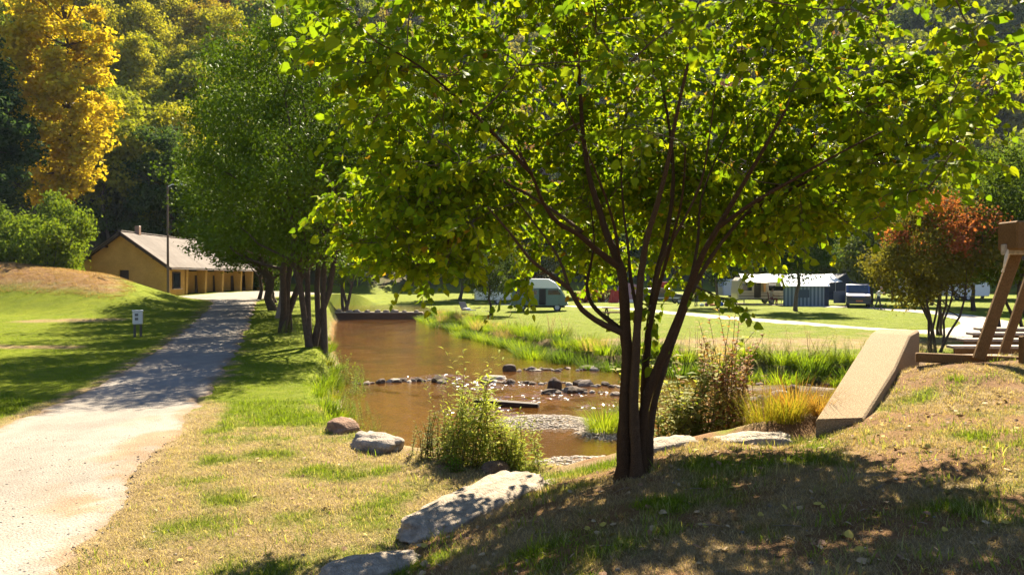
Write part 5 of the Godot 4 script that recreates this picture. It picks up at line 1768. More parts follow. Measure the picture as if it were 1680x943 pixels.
func make_plants() -> void:
	M.leaf_weed = mat("weed leaf", Color.WHITE, 0.65, {"back": Color(1.0, 1.0, 0.75), "spec": 0.18})
	var r := RandomNumberGenerator.new()
	r.seed = 44
	# the willow bush at the near water's edge
	var wl := []
	for k in 7: wl.append(sprig(r, 0.95, 0.23, 0.12, 34, Color(0.21, 0.26, 0.03), Color(0.36, 0.37, 0.08), 0.45))
	leafy_bush("willow_bush", "green willow bush with slim pale leaves at the water's edge", on_ground(-0.42, 10.3), Vector2(0.62, 0.5), wl, 52, 1, 0.6, 1.25)
	var wt := []
	for k in 3: wt.append(sprig(r, 1.9, 0.22, 0.12, 28, Color(0.2, 0.26, 0.04), Color(0.33, 0.36, 0.08), 0.3))
	leafy_bush("willow_shoot", "tall thin willow shoots rising above the willow bush", on_ground(-0.55, 10.5), Vector2(0.55, 0.35), wt, 15, 2, 0.6, 1.05)
	leafy_bush("willow_sapling", "single willow sapling leaning over the water right of the bush", on_ground(0.18, 10.05), Vector2(0.3, 0.2), wl, 14, 3, 0.6, 0.9)
	var lw := []
	for k in 4: lw.append(sprig(r, 0.55, 0.07, 0.3, 34, Color(0.10, 0.13, 0.02), Color(0.2, 0.19, 0.04), 0.3))
	leafy_bush("low_shrub", "low leafy shrub at the left foot of the willow bush", on_ground(-1.05, 10.5), Vector2(0.42, 0.3), lw, 26, 4, 0.8, 1.3)
	var nt := []
	for k in 3: nt.append(sprig(r, 0.3, 0.09, 0.38, 14, Color(0.10, 0.2, 0.015), Color(0.15, 0.25, 0.02), 0.3))
	leafy_bush("nettle", "bright green nettle on the turf before the willow bush", on_ground(-0.72, 9.75), Vector2(0.14, 0.1), nt, 8, 5, 0.7, 1.1)
	# the tall balsam thicket right of the tree
	var bs := []
	for k in 7: bs.append(sprig(r, 1.55, 0.17, 0.25, 48, Color(0.14, 0.18, 0.02), Color(0.33, 0.31, 0.09), 0.5))
	var rs := []
	for k in 4: rs.append(sprig(r, 1.85, 0.11, 0.3, 60, Color(0.27, 0.10, 0.05), Color(0.33, 0.25, 0.09), 0.4))
	leafy_bush("balsam_thicket", "tall green weed thicket right of the tree trunk", on_ground(2.45, 11.2), Vector2(0.95, 0.6), bs, 74, 6, 0.9, 1.65)
	leafy_bush("red_weeds", "tall reddish seeding weeds rising from the thicket", on_ground(3.15, 11.6), Vector2(0.95, 0.5), rs, 72, 7, 1.0, 1.65)
	leafy_bush("dark_weeds", "low dark-leaved weeds at the foot of the thicket", on_ground(2.0, 10.75), Vector2(0.55, 0.25), bs, 14, 8, 0.35, 0.6)
	# grass clumps on the bars and at the wall
	var g1 := clump_mesh(r, 520, 0.62, 0.34, 0.0045, Color(0.15, 0.23, 0.012), Color(0.26, 0.29, 0.03))
	var g2 := clump_mesh(r, 420, 0.78, 0.26, 0.0045, Color(0.28, 0.19, 0.03), Color(0.20, 0.23, 0.02), 0.6)
	var g3 := clump_mesh(r, 320, 0.62, 0.18, 0.004, Color(0.25, 0.11, 0.03), Color(0.30, 0.19, 0.05), 0.55)
	for c in [[1.95, 16.7, g1, Vector3(1.2, 1.1, 1.2), "bright green arching grass tuft on the gravel bar left of the trunk"],
			[2.55, 17.2, g1, Vector3(1.1, 1.0, 1.1), "second bright grass tuft on the gravel bar behind the trunk"],
			[3.3, 10.15, g2, Vector3(0.95, 0.95, 0.95), "yellow-green grass clump between the thicket and the wing wall"],
			[3.66, 10.15, g3, Vector3(1.25, 1.1, 1.2), "rusty red-brown grass clump before the wing wall"],
			[3.95, 10.3, g2, Vector3(0.7, 0.7, 0.7), "yellowish grass clump beside the foot of the wing wall"],
			[3.42, 9.8, g2, Vector3(0.75, 0.6, 0.75), "short yellowish grass clump before the rusty one"],
			[3.85, 9.85, g3, Vector3(0.8, 0.6, 0.8), "short rusty grass clump touching the wing wall"],
			[3.0, 10.3, g2, Vector3(0.8, 0.85, 0.8), "tall yellow grass at the right edge of the thicket"]]:
		var o := add("grass_clump", c[2], M.grass)
		o.position = on_ground(c[0], c[1])
		o.scale = c[3]
		tag(o, c[4], "grass clump", "grass clumps at the water")
	# plants along the left bank
	var lb := []
	for k in 4: lb.append(sprig(r, 0.7, 0.09, 0.32, 30, Color(0.12, 0.19, 0.015), Color(0.19, 0.25, 0.03), 0.4))
	for c in [[-5.35, 25.6, 1.3, "bright leafy shrub hanging over the water below the brown trunks"], [-4.75, 22.6, 1.1, "leafy bank plant between the brown trunks and the reeds"], [-4.05, 19.2, 0.9, "weedy plants with dry stalks on the left bank edge"], [-3.65, 17.2, 0.8, "yellowing bank plant above the pale flat stone"], [-7.5, 29.6, 0.9, "leafy weeds in the shade behind the brown trunks"], [-9.0, 32.5, 1.0, "pale weeds on the bank beside the lane turf"]]:
		leafy_bush("bank_plant", c[3], on_ground(c[0], c[1]), Vector2(0.85, 0.9), lb, 26, int(c[1] * 10), c[2] * 0.7, c[2] * 1.2, "plants on the left bank")
	# grass hanging over the edge of the left bank
	var h1 := clump_mesh(r, 150, 0.5, 0.4, 0.011, Color(0.10, 0.17, 0.012), Color(0.20, 0.25, 0.02))
	var h2 := clump_mesh(r, 130, 0.55, 0.4, 0.010, Color(0.24, 0.22, 0.03), Color(0.14, 0.19, 0.018))
	for k in 26:
		var t := k / 25.0
		var d := lerpf(11.8, 36.0, pow(t, 1.3))
		var x := 0.0
		for i in NEAR_SHORE.size() - 1:
			if NEAR_SHORE[i].y >= d and NEAR_SHORE[i + 1].y <= d: x = lerpf(NEAR_SHORE[i + 1].x, NEAR_SHORE[i].x, (d - NEAR_SHORE[i + 1].y) / (NEAR_SHORE[i].y - NEAR_SHORE[i + 1].y))
		var o := add("bank_tuft", [h1, h2, h1][k % 3], M.grass)
		o.position = on_ground(x - r.randf_range(0.3, 0.75), d)
		o.rotation.y = r.randf() * TAU
		o.scale = Vector3.ONE * r.randf_range(0.6, 1.0)
		tag(o, ["bright grass tuft on the edge of the left bank", "yellowish grass tuft on the edge of the left bank", "bright grass tuft on the edge of the left bank"][k % 3], "grass clump", "grass tufts on the left bank")
	# the far bank: clumps of sedge and weeds one by one, and the cover between them
	var f1 := clump_mesh(r, 300, 0.62, 0.55, 0.011, Color(0.13, 0.21, 0.012), Color(0.23, 0.28, 0.02))
	var f2 := clump_mesh(r, 260, 0.7, 0.5, 0.011, Color(0.05, 0.09, 0.014), Color(0.10, 0.15, 0.016))
	var f3 := clump_mesh(r, 260, 0.62, 0.6, 0.008, Color(0.40, 0.27, 0.16), Color(0.28, 0.24, 0.08), 0.4)
	var bank := []
	for i in FAR_SHORE.size() - 1:
		var a: Vector2 = FAR_SHORE[i]
		var b: Vector2 = FAR_SHORE[i + 1]
		if a.y > 62 or b.x > 13.5: continue
		var n := int(a.distance_to(b) / 1.05) + 1
		for k in n: bank.append([a.lerp(b, (k + r.randf()) / n), (b - a).normalized()])
	var kinds := [f1, f2, f1, f2, f3]
	var names := ["bright far-bank sedge", "dark far-bank sedge", "bright far-bank sedge", "dark far-bank sedge", "straw-coloured far-bank sedge"]
	var n2 := 0
	for e in bank:
		for row in 2:
			var q: int = [0, 1, 1, 2, 3, 0][r.randi() % 6] if row == 0 else [0, 4, 0, 1, 2, 3, 0][r.randi() % 7]
			var out := Vector2(e[1].y, -e[1].x)
			var p: Vector2 = e[0] + out * (0.25 + row * 0.95 + r.randf_range(-0.2, 0.3)) + Vector2(r.randfn(), r.randfn()) * 0.2
			if Geometry2D.is_point_in_polygon(p, river_poly): p = e[0] - out * (0.3 + row * 0.95)
			var o := add("sedge_clump", kinds[q], M.grass)
			o.position = on_ground(p.x, p.y)
			o.rotation.y = r.randf() * TAU
			o.scale = Vector3.ONE * r.randf_range(0.75, 1.25)
			var px := p.x / p.y * FOCAL + 840.0
			var zone: String = " under the camper van" if px < 860 else " left of the trunk" if px < 1040 else " right of the trunk" if px < 1200 else " before the wing wall"
			tag(o, names[q] + zone + (" by the water" if row == 0 else " on top"), "grass clump", "sedge clumps on the far bank")
			n2 += 1
	print("sedge ", n2)
	var wt2 := []
	for k in 4: wt2.append(sprig(r, 1.15, 0.085, 0.22, 44, Color(0.42, 0.26, 0.17), Color(0.36, 0.28, 0.15), 0.2))
	for c in [[-0.3, 40.5, "dry pinkish seed stalks on the far bank below the camper van"], [1.9, 35.5, "dry pale stalks on the far bank left of the trunk"], [4.6, 29.9, "straw-coloured seed stalks on the far bank just left of the trunk"], [6.4, 28.0, "pale weed stalks on the far bank right of the trunk"], [-4.0, 52.0, "pinkish seed stalks on the far bank near the lounge chair"], [9.6, 26.6, "rusty weed stalks on the far bank before the wing wall"]]:
		leafy_bush("seed_stalks", c[2], on_ground(c[0], c[1]), Vector2(1.3, 0.7), wt2, 24, int(c[1] * 7), 0.7, 1.25, "dry seed stalks on the far bank")
	leafy_bush("far_bank_bush", "dense green bush on the far bank beside the wing wall", on_ground(10.9, 26.2), Vector2(1.3, 0.7), bs, 40, 91, 0.5, 0.8)
	leafy_bush("far_bank_bush", "dark leafy bush on the far bank seen behind the red weeds", on_ground(8.6, 26.6), Vector2(1.1, 0.6), bs, 30, 92, 0.45, 0.75)

# ---------------------------------------------------------------- camp site
func wheel(parent: Node, where: Vector3, rad: float, wide: float, rim_c := Color(0.45, 0.45, 0.44)) -> void:
	# the axle along z
	var t := Transform3D(Basis(Vector3.RIGHT, PI / 2), where)
	var m := MB.new()
	m.col = Color.WHITE
	m.lathe(t, [Vector2(rad * 0.6, -wide * 0.5), Vector2(rad * 0.93, -wide * 0.5), Vector2(rad, -wide * 0.33), Vector2(rad, wide * 0.33), Vector2(rad * 0.93, wide * 0.5), Vector2(rad * 0.6, wide * 0.5)], 24)
	var w := add("wheel", m.mesh(), M.rubber, parent)
	m = MB.new()
	m.col = rim_c
	m.lathe(t, [Vector2(0, -wide * 0.4), Vector2(rad * 0.62, -wide * 0.45), Vector2(rad * 0.62, wide * 0.45), Vector2(rad * 0.5, wide * 0.34), Vector2(rad * 0.2, wide * 0.42), Vector2(0, wide * 0.44)], 20)
	add("rim", m.mesh(), M.plain, w)

func slab(called: String, poly: Array, depth: float, z: float, c: Color, m: Material, parent: Node) -> MeshInstance3D:
	var k := MB.new()
	k.col = c
	k.prism(Transform3D(Basis(), Vector3(0, 0, z)), PackedVector2Array(poly), depth)
	return add(called, k.mesh(), m, parent)

func rect(x0: float, y0: float, x1: float, y1: float, b := 0.04) -> Array:
	return [Vector2(x0 + b, y0), Vector2(x1 - b, y0), Vector2(x1, y0 + b), Vector2(x1, y1 - b), Vector2(x1 - b, y1), Vector2(x0 + b, y1), Vector2(x0, y1 - b), Vector2(x0, y0 + b)]

func shell(called: String, prof: Array, wide: float, c: Color, m: Material, parent: Node, inset := 0.1) -> MeshInstance3D:
	# a vehicle body: the side outline, drawn in towards the flanks so that its edges are rounded
	var k := MB.new()
	k.col = c
	var mid := Vector2.ZERO
	for q in prof: mid += q
	mid /= prof.size()
	var rings := [[-0.5, 1.0 - inset], [-0.47, 1.0 - inset * 0.35], [-0.42, 1.0], [0.42, 1.0], [0.47, 1.0 - inset * 0.35], [0.5, 1.0 - inset]]
	for i in rings.size() - 1:
		for j in prof.size():
			var a: Vector2 = prof[j]
			var b: Vector2 = prof[(j + 1) % prof.size()]
			var q := []
			for e in [[a, i], [b, i], [b, i + 1], [a, i + 1]]:
				var p: Vector2 = mid + (e[0] - mid) * (1.0 - (1.0 - rings[e[1]][1]) * 0.5)
				q.append(Vector3(p.x, p.y, rings[e[1]][0] * wide))
			k.face(q, Vector3(mid.x, mid.y, 0))
	for s in [0, rings.size() - 1]:
		var q := []
		for a in prof:
			var p: Vector2 = mid + (a - mid) * (1.0 - (1.0 - rings[s][1]) * 0.5)
			q.append(Vector3(p.x, p.y, rings[s][0] * wide))
		k.face(q, Vector3(mid.x, mid.y, 0))
	return add(called, k.mesh(), m, parent)

func make_van() -> void:
	var o := base("camper_van", on_ground(2.25, 65.0), -0.05)
	tag(o, "grey-green camper van with white high roof parked on the meadow", "van")
	var teal := Color(0.055, 0.115, 0.105)
	shell("body", [Vector2(-2.28, 0.42), Vector2(2.2, 0.42), Vector2(2.32, 0.62), Vector2(2.28, 1.02), Vector2(2.12, 1.22), Vector2(1.72, 1.86), Vector2(-2.2, 1.86), Vector2(-2.3, 1.2)], 1.76, teal, M.gloss, o)
	shell("high_roof", [Vector2(-2.16, 1.85), Vector2(1.70, 1.85), Vector2(1.35, 2.32), Vector2(0.8, 2.62), Vector2(-1.7, 2.66), Vector2(-2.08, 2.52)], 1.66, Color(0.62, 0.64, 0.63), M.gloss, o)
	shell("chassis", [Vector2(-2.1, 0.28), Vector2(2.1, 0.28), Vector2(2.1, 0.44), Vector2(-2.1, 0.44)], 1.5, Color(0.02, 0.02, 0.02), M.rubber, o)
	slab("pale_stripe", rect(-2.05, 1.16, -0.2, 1.21, 0.01), 0.006, 0.884, Color(0.4, 0.43, 0.42), M.plain, o)
	slab("side_window", rect(-1.92, 1.36, -1.22, 1.74), 0.012, 0.884, Color(0.35, 0.2, 0.18), M.glass, o)
	slab("side_window", rect(-0.95, 1.36, -0.2, 1.74), 0.012, 0.884, Color(0.6, 0.6, 0.6), M.glass, o)
	slab("doorway", rect(0.0, 0.5, 0.55, 1.8), 0.014, 0.884, Color(0.02, 0.016, 0.014), M.cloth, o)
	var dr := slab("sliding_door", rect(-0.98, 0.48, -0.04, 1.82), 0.05, 0.93, teal, M.gloss, o)
	slab("pane", rect(-0.86, 1.34, -0.16, 1.72), 0.012, 0.962, Color(0.6, 0.6, 0.6), M.glass, dr)
	slab("cab_door", rect(0.64, 0.5, 1.55, 1.3), 0.02, 0.885, teal * 1.1, M.gloss, o)
	slab("cab_window", [Vector2(0.72, 1.34), Vector2(1.78, 1.34), Vector2(1.52, 1.74), Vector2(0.72, 1.74)], 0.012, 0.884, Color(0.6, 0.6, 0.6), M.glass, o)
	var m := MB.new()
	m.box(Transform3D(Basis(Vector3.BACK, 0.56), Vector3(1.96, 1.54, 0)), Vector3(0.03, 0.62, 1.42), 0.01)
	add("windscreen", m.mesh(), M.glass, o)
	box_part("bumper", Vector3(2.33, 0.55, 0), Vector3(0.1, 0.16, 1.74), M.plain, o, 0.03, Color(0.5, 0.5, 0.5))
	box_part("bumper", Vector3(-2.33, 0.55, 0), Vector3(0.1, 0.16, 1.7), M.plain, o, 0.03, Color(0.4, 0.4, 0.4))
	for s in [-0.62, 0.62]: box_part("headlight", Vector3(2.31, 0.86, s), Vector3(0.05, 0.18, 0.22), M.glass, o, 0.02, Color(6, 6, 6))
	for x in [-1.42, 1.48]:
		for s in [-1.0, 1.0]: wheel(o, Vector3(x, 0.32, s * 0.78), 0.33, 0.2)

func make_caravan() -> void:
	var o := base("caravan", on_ground(24.2, 75.0), 0.03)
	tag(o, "cream caravan behind the seated person at the white table", "caravan")
	shell("body", [Vector2(-3.0, 0.45), Vector2(2.9, 0.45), Vector2(3.05, 0.8), Vector2(2.95, 1.9), Vector2(2.6, 2.45), Vector2(-2.7, 2.5), Vector2(-3.0, 2.2), Vector2(-3.1, 1.0)], 2.1, Color(0.42, 0.38, 0.31), M.gloss, o)
	slab("lower_band", rect(-2.95, 0.72, 2.9, 0.8, 0.01), 0.008, 1.054, Color(0.16, 0.13, 0.11), M.plain, o)
	slab("lower_band", rect(-2.95, 0.98, 2.9, 1.02, 0.01), 0.008, 1.054, Color(0.16, 0.13, 0.11), M.plain, o)
	slab("window", rect(-0.1, 1.25, 1.35, 1.95), 0.012, 1.056, Color(0.8, 0.7, 0.6), M.glass, o)
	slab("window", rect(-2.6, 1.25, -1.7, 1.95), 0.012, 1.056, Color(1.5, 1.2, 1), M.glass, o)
	slab("doorway", rect(-1.5, 0.6, -0.85, 2.15), 0.012, 1.056, Color(0.05, 0.04, 0.03), M.cloth, o)
	var m := MB.new()
	m.col = Color(0.5, 0.26, 0.08)
	m.box(Transform3D(Basis(Vector3.UP, 0.9), Vector3(-0.55, 1.65, 1.25)), Vector3(0.66, 1.0, 0.04), 0.01)
	add("open_door", m.mesh(), M.plain, o)
	for s in [-1.0, 1.0]: wheel(o, Vector3(0.2, 0.3, s * 0.9), 0.3, 0.18)
	for x in [-2.4, 2.5]: box_part("support_leg", Vector3(x, 0.22, 0.9), Vector3(0.08, 0.5, 0.08), M.metal, o)
	# the white sun roof over the seats, on poles
	var a := base("sun_canopy", on_ground(25.5, 73.0))
	tag(a, "white sun canopy stretched before the caravan", "canopy")
	m = MB.new()
	m.col = Color(0.82, 0.82, 0.8)
	for k in 10:
		var t := k / 10.0
		var u := (k + 1) / 10.0
		var f := func(q: float, s: float) -> Vector3:
			return Vector3(lerpf(-4.2, 4.6, q), lerpf(2.85, 2.1, s) - 0.10 * sin(q * PI * 3.0) * sin(q * PI * 3.0) - 0.12 * sin(s * PI), lerpf(-1.0, 1.4, s))
		for j in 3:
			var s0 := j / 3.0
			var s1 := (j + 1) / 3.0
			m.quad(f.call(t, s0), f.call(u, s0), f.call(u, s1), f.call(t, s1))
	add("cloth", m.mesh(), M.cloth, a)
	for x in [-4.1, -1.4, 1.6, 4.5]: bar_part("pole", Vector3(x, 0, 1.35), Vector3(x, 2.06, 1.35), 0.05, 0.05, M.metal, a, 0.005)
	# the striped tent
	var t := base("striped_tent", on_ground(25.7, 70.0), -0.12)
	tag(t, "blue and white striped awning tent with dark end wall", "tent")
	var w := 1.75
	for k in 22:
		m = MB.new()
		m.col = Color(0.085, 0.12, 0.14) if k % 2 == 0 else Color(0.24, 0.28, 0.30)
		var x0 := -w + k * 2.0 * w / 22.0
		m.box(Transform3D(Basis(), Vector3(x0 + w / 22.0, 0.87, 1.1 + 0.015 * (k % 2))), Vector3(2.0 * w / 22.0, 1.74, 0.02), 0.002)
		add("stripe", m.mesh(), M.cloth, t)
	box_part("end_wall", Vector3(w + 0.25, 0.87, 0.05), Vector3(0.02, 1.74, 2.1), M.cloth, t, 0.002, Color(0.03, 0.04, 0.06))
	m = MB.new()
	m.col = Color(0.03, 0.04, 0.06)
	m.box(Transform3D(Basis(Vector3.UP, 0.25), Vector3(w + 0.16, 0.87, 1.08)), Vector3(0.42, 1.72, 0.02), 0.002)
	add("corner_wall", m.mesh(), M.cloth, t)
	slab("window", rect(-0.75, 0.75, 0.45, 1.45), 0.008, 1.14, Color(0.06, 0.08, 0.1), M.cloth, t)
	m = MB.new()
	m.col = Color(0.75, 0.75, 0.74)
	m.prism(Transform3D(Basis(Vector3.UP, PI / 2), Vector3(0.1, 0, 0)), PackedVector2Array([Vector2(-1.25, 1.72), Vector2(0, 2.45), Vector2(1.15, 1.72), Vector2(1.15, 1.76), Vector2(0, 2.5), Vector2(-1.25, 1.76)]), 2.0 * w + 0.6)
	add("tent_roof", m.mesh(), M.cloth, t)
	# table and chair
	var tb := base("folding_table", on_ground(25.0, 71.4))
	tag(tb, "white folding table before the caravan", "table")
	box_part("table_top", Vector3(0, 0.72, 0), Vector3(1.15, 0.04, 0.7), M.plain, tb, 0.01, Color(0.75, 0.75, 0.73))
	for x in [-0.5, 0.5]:
		for z in [-0.28, 0.28]: bar_part("leg", Vector3(x, 0, z), Vector3(x * 0.8, 0.7, z), 0.04, 0.04, M.metal, tb, 0.004)
	for c in [[26.2, 71.2, "red folding chair right of the white table", Color(0.30, 0.02, 0.015), -1.5], [23.6, 71.6, "dark red folding chair under the seated person", Color(0.12, 0.015, 0.015), 1.4]]:
		var ch := base("folding_chair", on_ground(c[0], c[1]), c[4])
		tag(ch, c[2], "chair", "folding chairs at the white table")
		box_part("seat", Vector3(0, 0.44, 0), Vector3(0.5, 0.04, 0.45), M.cloth, ch, 0.01, c[3])
		m = MB.new()
		m.col = c[3]
		m.box(Transform3D(Basis(Vector3.RIGHT, -0.2), Vector3(0, 0.82, -0.27)), Vector3(0.5, 0.7, 0.03), 0.01)
		add("backrest", m.mesh(), M.cloth, ch)
		for x in [-0.24, 0.24]:
			bar_part("leg", Vector3(x, 0, -0.24), Vector3(x, 0.62, 0.22), 0.03, 0.03, M.metal, ch, 0.003)
			bar_part("leg", Vector3(x, 0, 0.24), Vector3(x, 0.62, -0.22), 0.03, 0.03, M.metal, ch, 0.003)

func make_blue_car() -> void:
	# faces the camera: z towards the camera is its front
	var o := base("blue_car", on_ground(29.0, 66.0), -0.38)
	tag(o, "blue car facing the brook with its door open", "car")
	var blue := Color(0.012, 0.035, 0.13)
	var side := [Vector2(-2.2, 0.4), Vector2(2.05, 0.4), Vector2(2.15, 0.7), Vector2(2.05, 1.0), Vector2(0.95, 1.16), Vector2(0.35, 1.85), Vector2(-1.8, 1.95), Vector2(-2.15, 1.5)]
	var sh := shell("body", side, 1.8, blue, M.gloss, o)
	sh.rotation.y = -PI / 2
	box_part("front_panel", Vector3(0, 0.62, 2.1), Vector3(1.72, 0.5, 0.1), M.plain, o, 0.04, Color(0.03, 0.03, 0.035))
	box_part("bumper", Vector3(0, 0.42, 2.17), Vector3(1.82, 0.2, 0.12), M.plain, o, 0.05, Color(0.05, 0.05, 0.055))
	box_part("number_plate", Vector3(0.05, 0.56, 2.245), Vector3(0.52, 0.12, 0.02), M.plain, o, 0.005, Color(0.45, 0.14, 0.05))
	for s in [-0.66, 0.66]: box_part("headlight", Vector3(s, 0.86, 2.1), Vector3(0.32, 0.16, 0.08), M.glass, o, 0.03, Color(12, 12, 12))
	var m := MB.new()
	m.box(Transform3D(Basis(Vector3.RIGHT, -0.72), Vector3(0, 1.52, 0.68)), Vector3(1.5, 0.78, 0.03), 0.01)
	add("windscreen", m.mesh(), M.glass, o)
	m = MB.new()
	m.col = blue * 0.6
	m.box(Transform3D(Basis(Vector3.UP, 0.2), Vector3(-1.42, 0.82, 0.75)), Vector3(0.95, 1.0, 0.07), 0.03)
	var door := add("open_door", m.mesh(), M.gloss, o)
	for x in [-0.78, 0.78]:
		for z in [-1.35, 1.35]:
			var q := Node3D.new()
			q.name = "axle_end"
			q.rotation.y = PI / 2
			q.position = Vector3(x, 0.31, z)
			o.add_child(q, true)
			wheel(q, Vector3.ZERO, 0.31, 0.2)

func make_camp() -> void:
	make_van()
	make_caravan()
	make_blue_car()
	var m := MB.new()
	# picnic table beyond the brook
	var o := base("picnic_table", on_ground(6.9, 52.5), 0.1)
	tag(o, "dark wooden picnic table on the meadow left of the trunk", "table")
	for k in 4: box_part("plank", Vector3(0, 0.74, -0.3 + k * 0.2), Vector3(1.7, 0.05, 0.18), M.timber, o)
	for s in [-0.75, 0.75]:
		box_part("bench_plank", Vector3(0, 0.44, s), Vector3(1.7, 0.05, 0.26), M.timber, o)
	for x in [-0.6, 0.6]:
		bar_part("leg", Vector3(x, 0, -0.65), Vector3(x, 0.72, -0.15), 0.08, 0.08, M.dark_wood, o)
		bar_part("leg", Vector3(x, 0, 0.65), Vector3(x, 0.72, 0.15), 0.08, 0.08, M.dark_wood, o)
		bar_part("cross_bar", Vector3(x, 0.4, -0.85), Vector3(x, 0.4, 0.85), 0.07, 0.09, M.dark_wood, o)
	# lounge chair at the far bank
	o = base("lounge_chair", on_ground(-3.2, 58.5), 0.6)
	tag(o, "dark blue lounge chair with white cushion beyond the brook", "chair")
	box_part("seat", Vector3(0, 0.35, 0), Vector3(0.6, 0.06, 1.1), M.cloth, o, 0.02, Color(0.02, 0.035, 0.06))
	m = MB.new()
	m.col = Color(0.02, 0.035, 0.06)
	m.box(Transform3D(Basis(Vector3.RIGHT, 0.9), Vector3(0, 0.62, -0.78)), Vector3(0.6, 0.06, 0.8), 0.02)
	add("backrest", m.mesh(), M.cloth, o)
	box_part("cushion", Vector3(0, 0.44, -0.3), Vector3(0.45, 0.14, 0.4), M.cloth, o, 0.05, Color(0.65, 0.65, 0.65))
	for x in [-0.26, 0.26]:
		for z in [-0.45, 0.45]: bar_part("leg", Vector3(x, 0, z), Vector3(x, 0.34, z), 0.04, 0.04, M.metal, o, 0.004)
	# mauve tent with a red flap
	o = base("ridge_tent", on_ground(11.6, 83.0), 0.15)
	tag(o, "mauve tent with red flap behind the tree trunk", "tent")
	m = MB.new()
	m.col = Color(0.27, 0.16, 0.20)
	m.prism(Transform3D(Basis(), Vector3.ZERO), PackedVector2Array([Vector2(-0.6, 0.35), Vector2(1.5, 0.35), Vector2(1.2, 1.9), Vector2(0.1, 2.1)]), 2.4)
	add("tent_body", m.mesh(), M.cloth, o)
	m = MB.new()
	m.col = Color(0.6, 0.58, 0.58)
	m.prism(Transform3D(), PackedVector2Array([Vector2(-0.7, 0), Vector2(1.6, 0), Vector2(1.5, 0.36), Vector2(-0.6, 0.36)]), 2.44)
	add("skirt", m.mesh(), M.cloth, o)
	m = MB.new()
	m.col = Color(0.32, 0.03, 0.02)
	m.prism(Transform3D(Basis(), Vector3(0, 0, 0.6)), PackedVector2Array([Vector2(-1.5, 0), Vector2(-0.72, 0), Vector2(-0.62, 1.25), Vector2(-1.15, 1.35)]), 1.2)
	add("flap", m.mesh(), M.cloth, o)
	# reddish hedge of potted flowers, left of the tent
	var hb := bush_meshes(401, Vector3(1.4, 0.8, 0.6), 14, 0.42, 160, 0.13)
	for q in [[8.0, 84, "red-leaved hedge bush left of the mauve tent", Color(0.24, 0.075, 0.03)], [9.9, 85, "brownish hedge bush touching the mauve tent", Color(0.17, 0.10, 0.03)]]:
		var b := base("hedge_bush", on_ground(q[0], q[1]))
		add("stems", hb.trunk, M.bark, b)
		add("foliage", hb.crown, leaf_of("leaf_far", q[3]), b)
		tag(b, q[2], "bush", "hedge bushes behind the meadow")
	# dark estate car with a red box on its roof
	o = base("dark_car", on_ground(15.0, 78.0), 0.1)
	tag(o, "dark car with red roof box half hidden behind the tree trunk", "car")
	shell("body", [Vector2(-2.1, 0.35), Vector2(2.1, 0.35), Vector2(2.15, 0.85), Vector2(1.1, 1.0), Vector2(0.5, 1.5), Vector2(-1.8, 1.52), Vector2(-2.15, 0.95)], 1.7, Color(0.015, 0.017, 0.02), M.gloss, o)
	slab("side_window", [Vector2(-1.6, 1.03), Vector2(0.85, 1.03), Vector2(0.4, 1.42), Vector2(-1.55, 1.42)], 0.012, 0.855, Color(1, 1, 1), M.glass, o)
	slab("side_strip", rect(-1.9, 0.52, 1.9, 0.62, 0.02), 0.012, 0.855, Color(0.6, 0.6, 0.6), M.plain, o)
	box_part("roof_box", Vector3(-0.4, 1.86, 0), Vector3(1.7, 0.62, 1.0), M.plain, o, 0.08, Color(0.36, 0.035, 0.02))
	for x in [-1.35, 1.4]:
		for s in [-1.0, 1.0]: wheel(o, Vector3(x, 0.3, s * 0.75), 0.3, 0.18)
	# bags on the grass
	for q in [[1183, 70.0, Vector3(0.42, 0.36, 0.36), Color(0.015, 0.08, 0.5), "bright blue bag on the grass left of the caravan"], [1172, 70.5, Vector3(0.7, 0.18, 0.5), Color(0.45, 0.16, 0.05), "orange blanket on the grass beside the blue bag"], [1160, 70.3, Vector3(0.3, 0.3, 0.3), Color(0.10, 0.03, 0.09), "purple bag on the grass beside the orange blanket"], [1152, 70.0, Vector3(0.35, 0.24, 0.3), Color(0.5, 0.55, 0.52), "pale cool box on the grass by the standing person"]]:
		var d: float = q[1]
		var x: float = (q[0] - 840.0) / FOCAL * d
		o = base("camp_bag", on_ground(x, d), 0.3)
		tag(o, q[4], "bag", "baggage on the grass")
		m = MB.new()
		m.col = q[3]
		m.box(Transform3D(Basis(), Vector3(0, q[2].y * 0.5, 0)), q[2], 0.1)
		add("bag_body", m.mesh(), M.cloth, o)
		m = MB.new()
		m.col = q[3] * 0.7
		m.tube([Vector3(-q[2].x * 0.2, q[2].y * 0.97, 0), Vector3(-q[2].x * 0.1, q[2].y + 0.07, 0), Vector3(q[2].x * 0.1, q[2].y + 0.07, 0), Vector3(q[2].x * 0.2, q[2].y * 0.97, 0)], [0.015, 0.015, 0.015, 0.015], 5)
		add("handle", m.mesh(), M.cloth, o)
	# farther caravans and the dark tent
	for q in [[816, 84, Color(0.5, 0.52, 0.5), "pale caravan with a window behind the camper van"], [1215, 92, Color(0.36, 0.38, 0.42), "grey caravan far behind the baggage on the grass"], [1515, 88, Color(0.6, 0.6, 0.58), "white caravan far behind the red-tipped shrub"], [1580, 84, Color(0.55, 0.55, 0.55), "white caravan farther right behind the shrub trees"]]:
		var d: float = q[1]
		o = base("far_caravan", on_ground((q[0] - 840.0) / FOCAL * d, d), 0.1)
		tag(o, q[3], "caravan", "caravans at the back of the camp")
		shell("body", [Vector2(-2.4, 0.45), Vector2(2.4, 0.45), Vector2(2.5, 1.2), Vector2(2.3, 2.3), Vector2(-2.2, 2.35), Vector2(-2.5, 1.4)], 2.0, q[2], M.gloss, o)
		slab("window", rect(-0.7, 1.3, 0.7, 1.9), 0.012, 1.005, Color(1, 1, 1), M.glass, o)
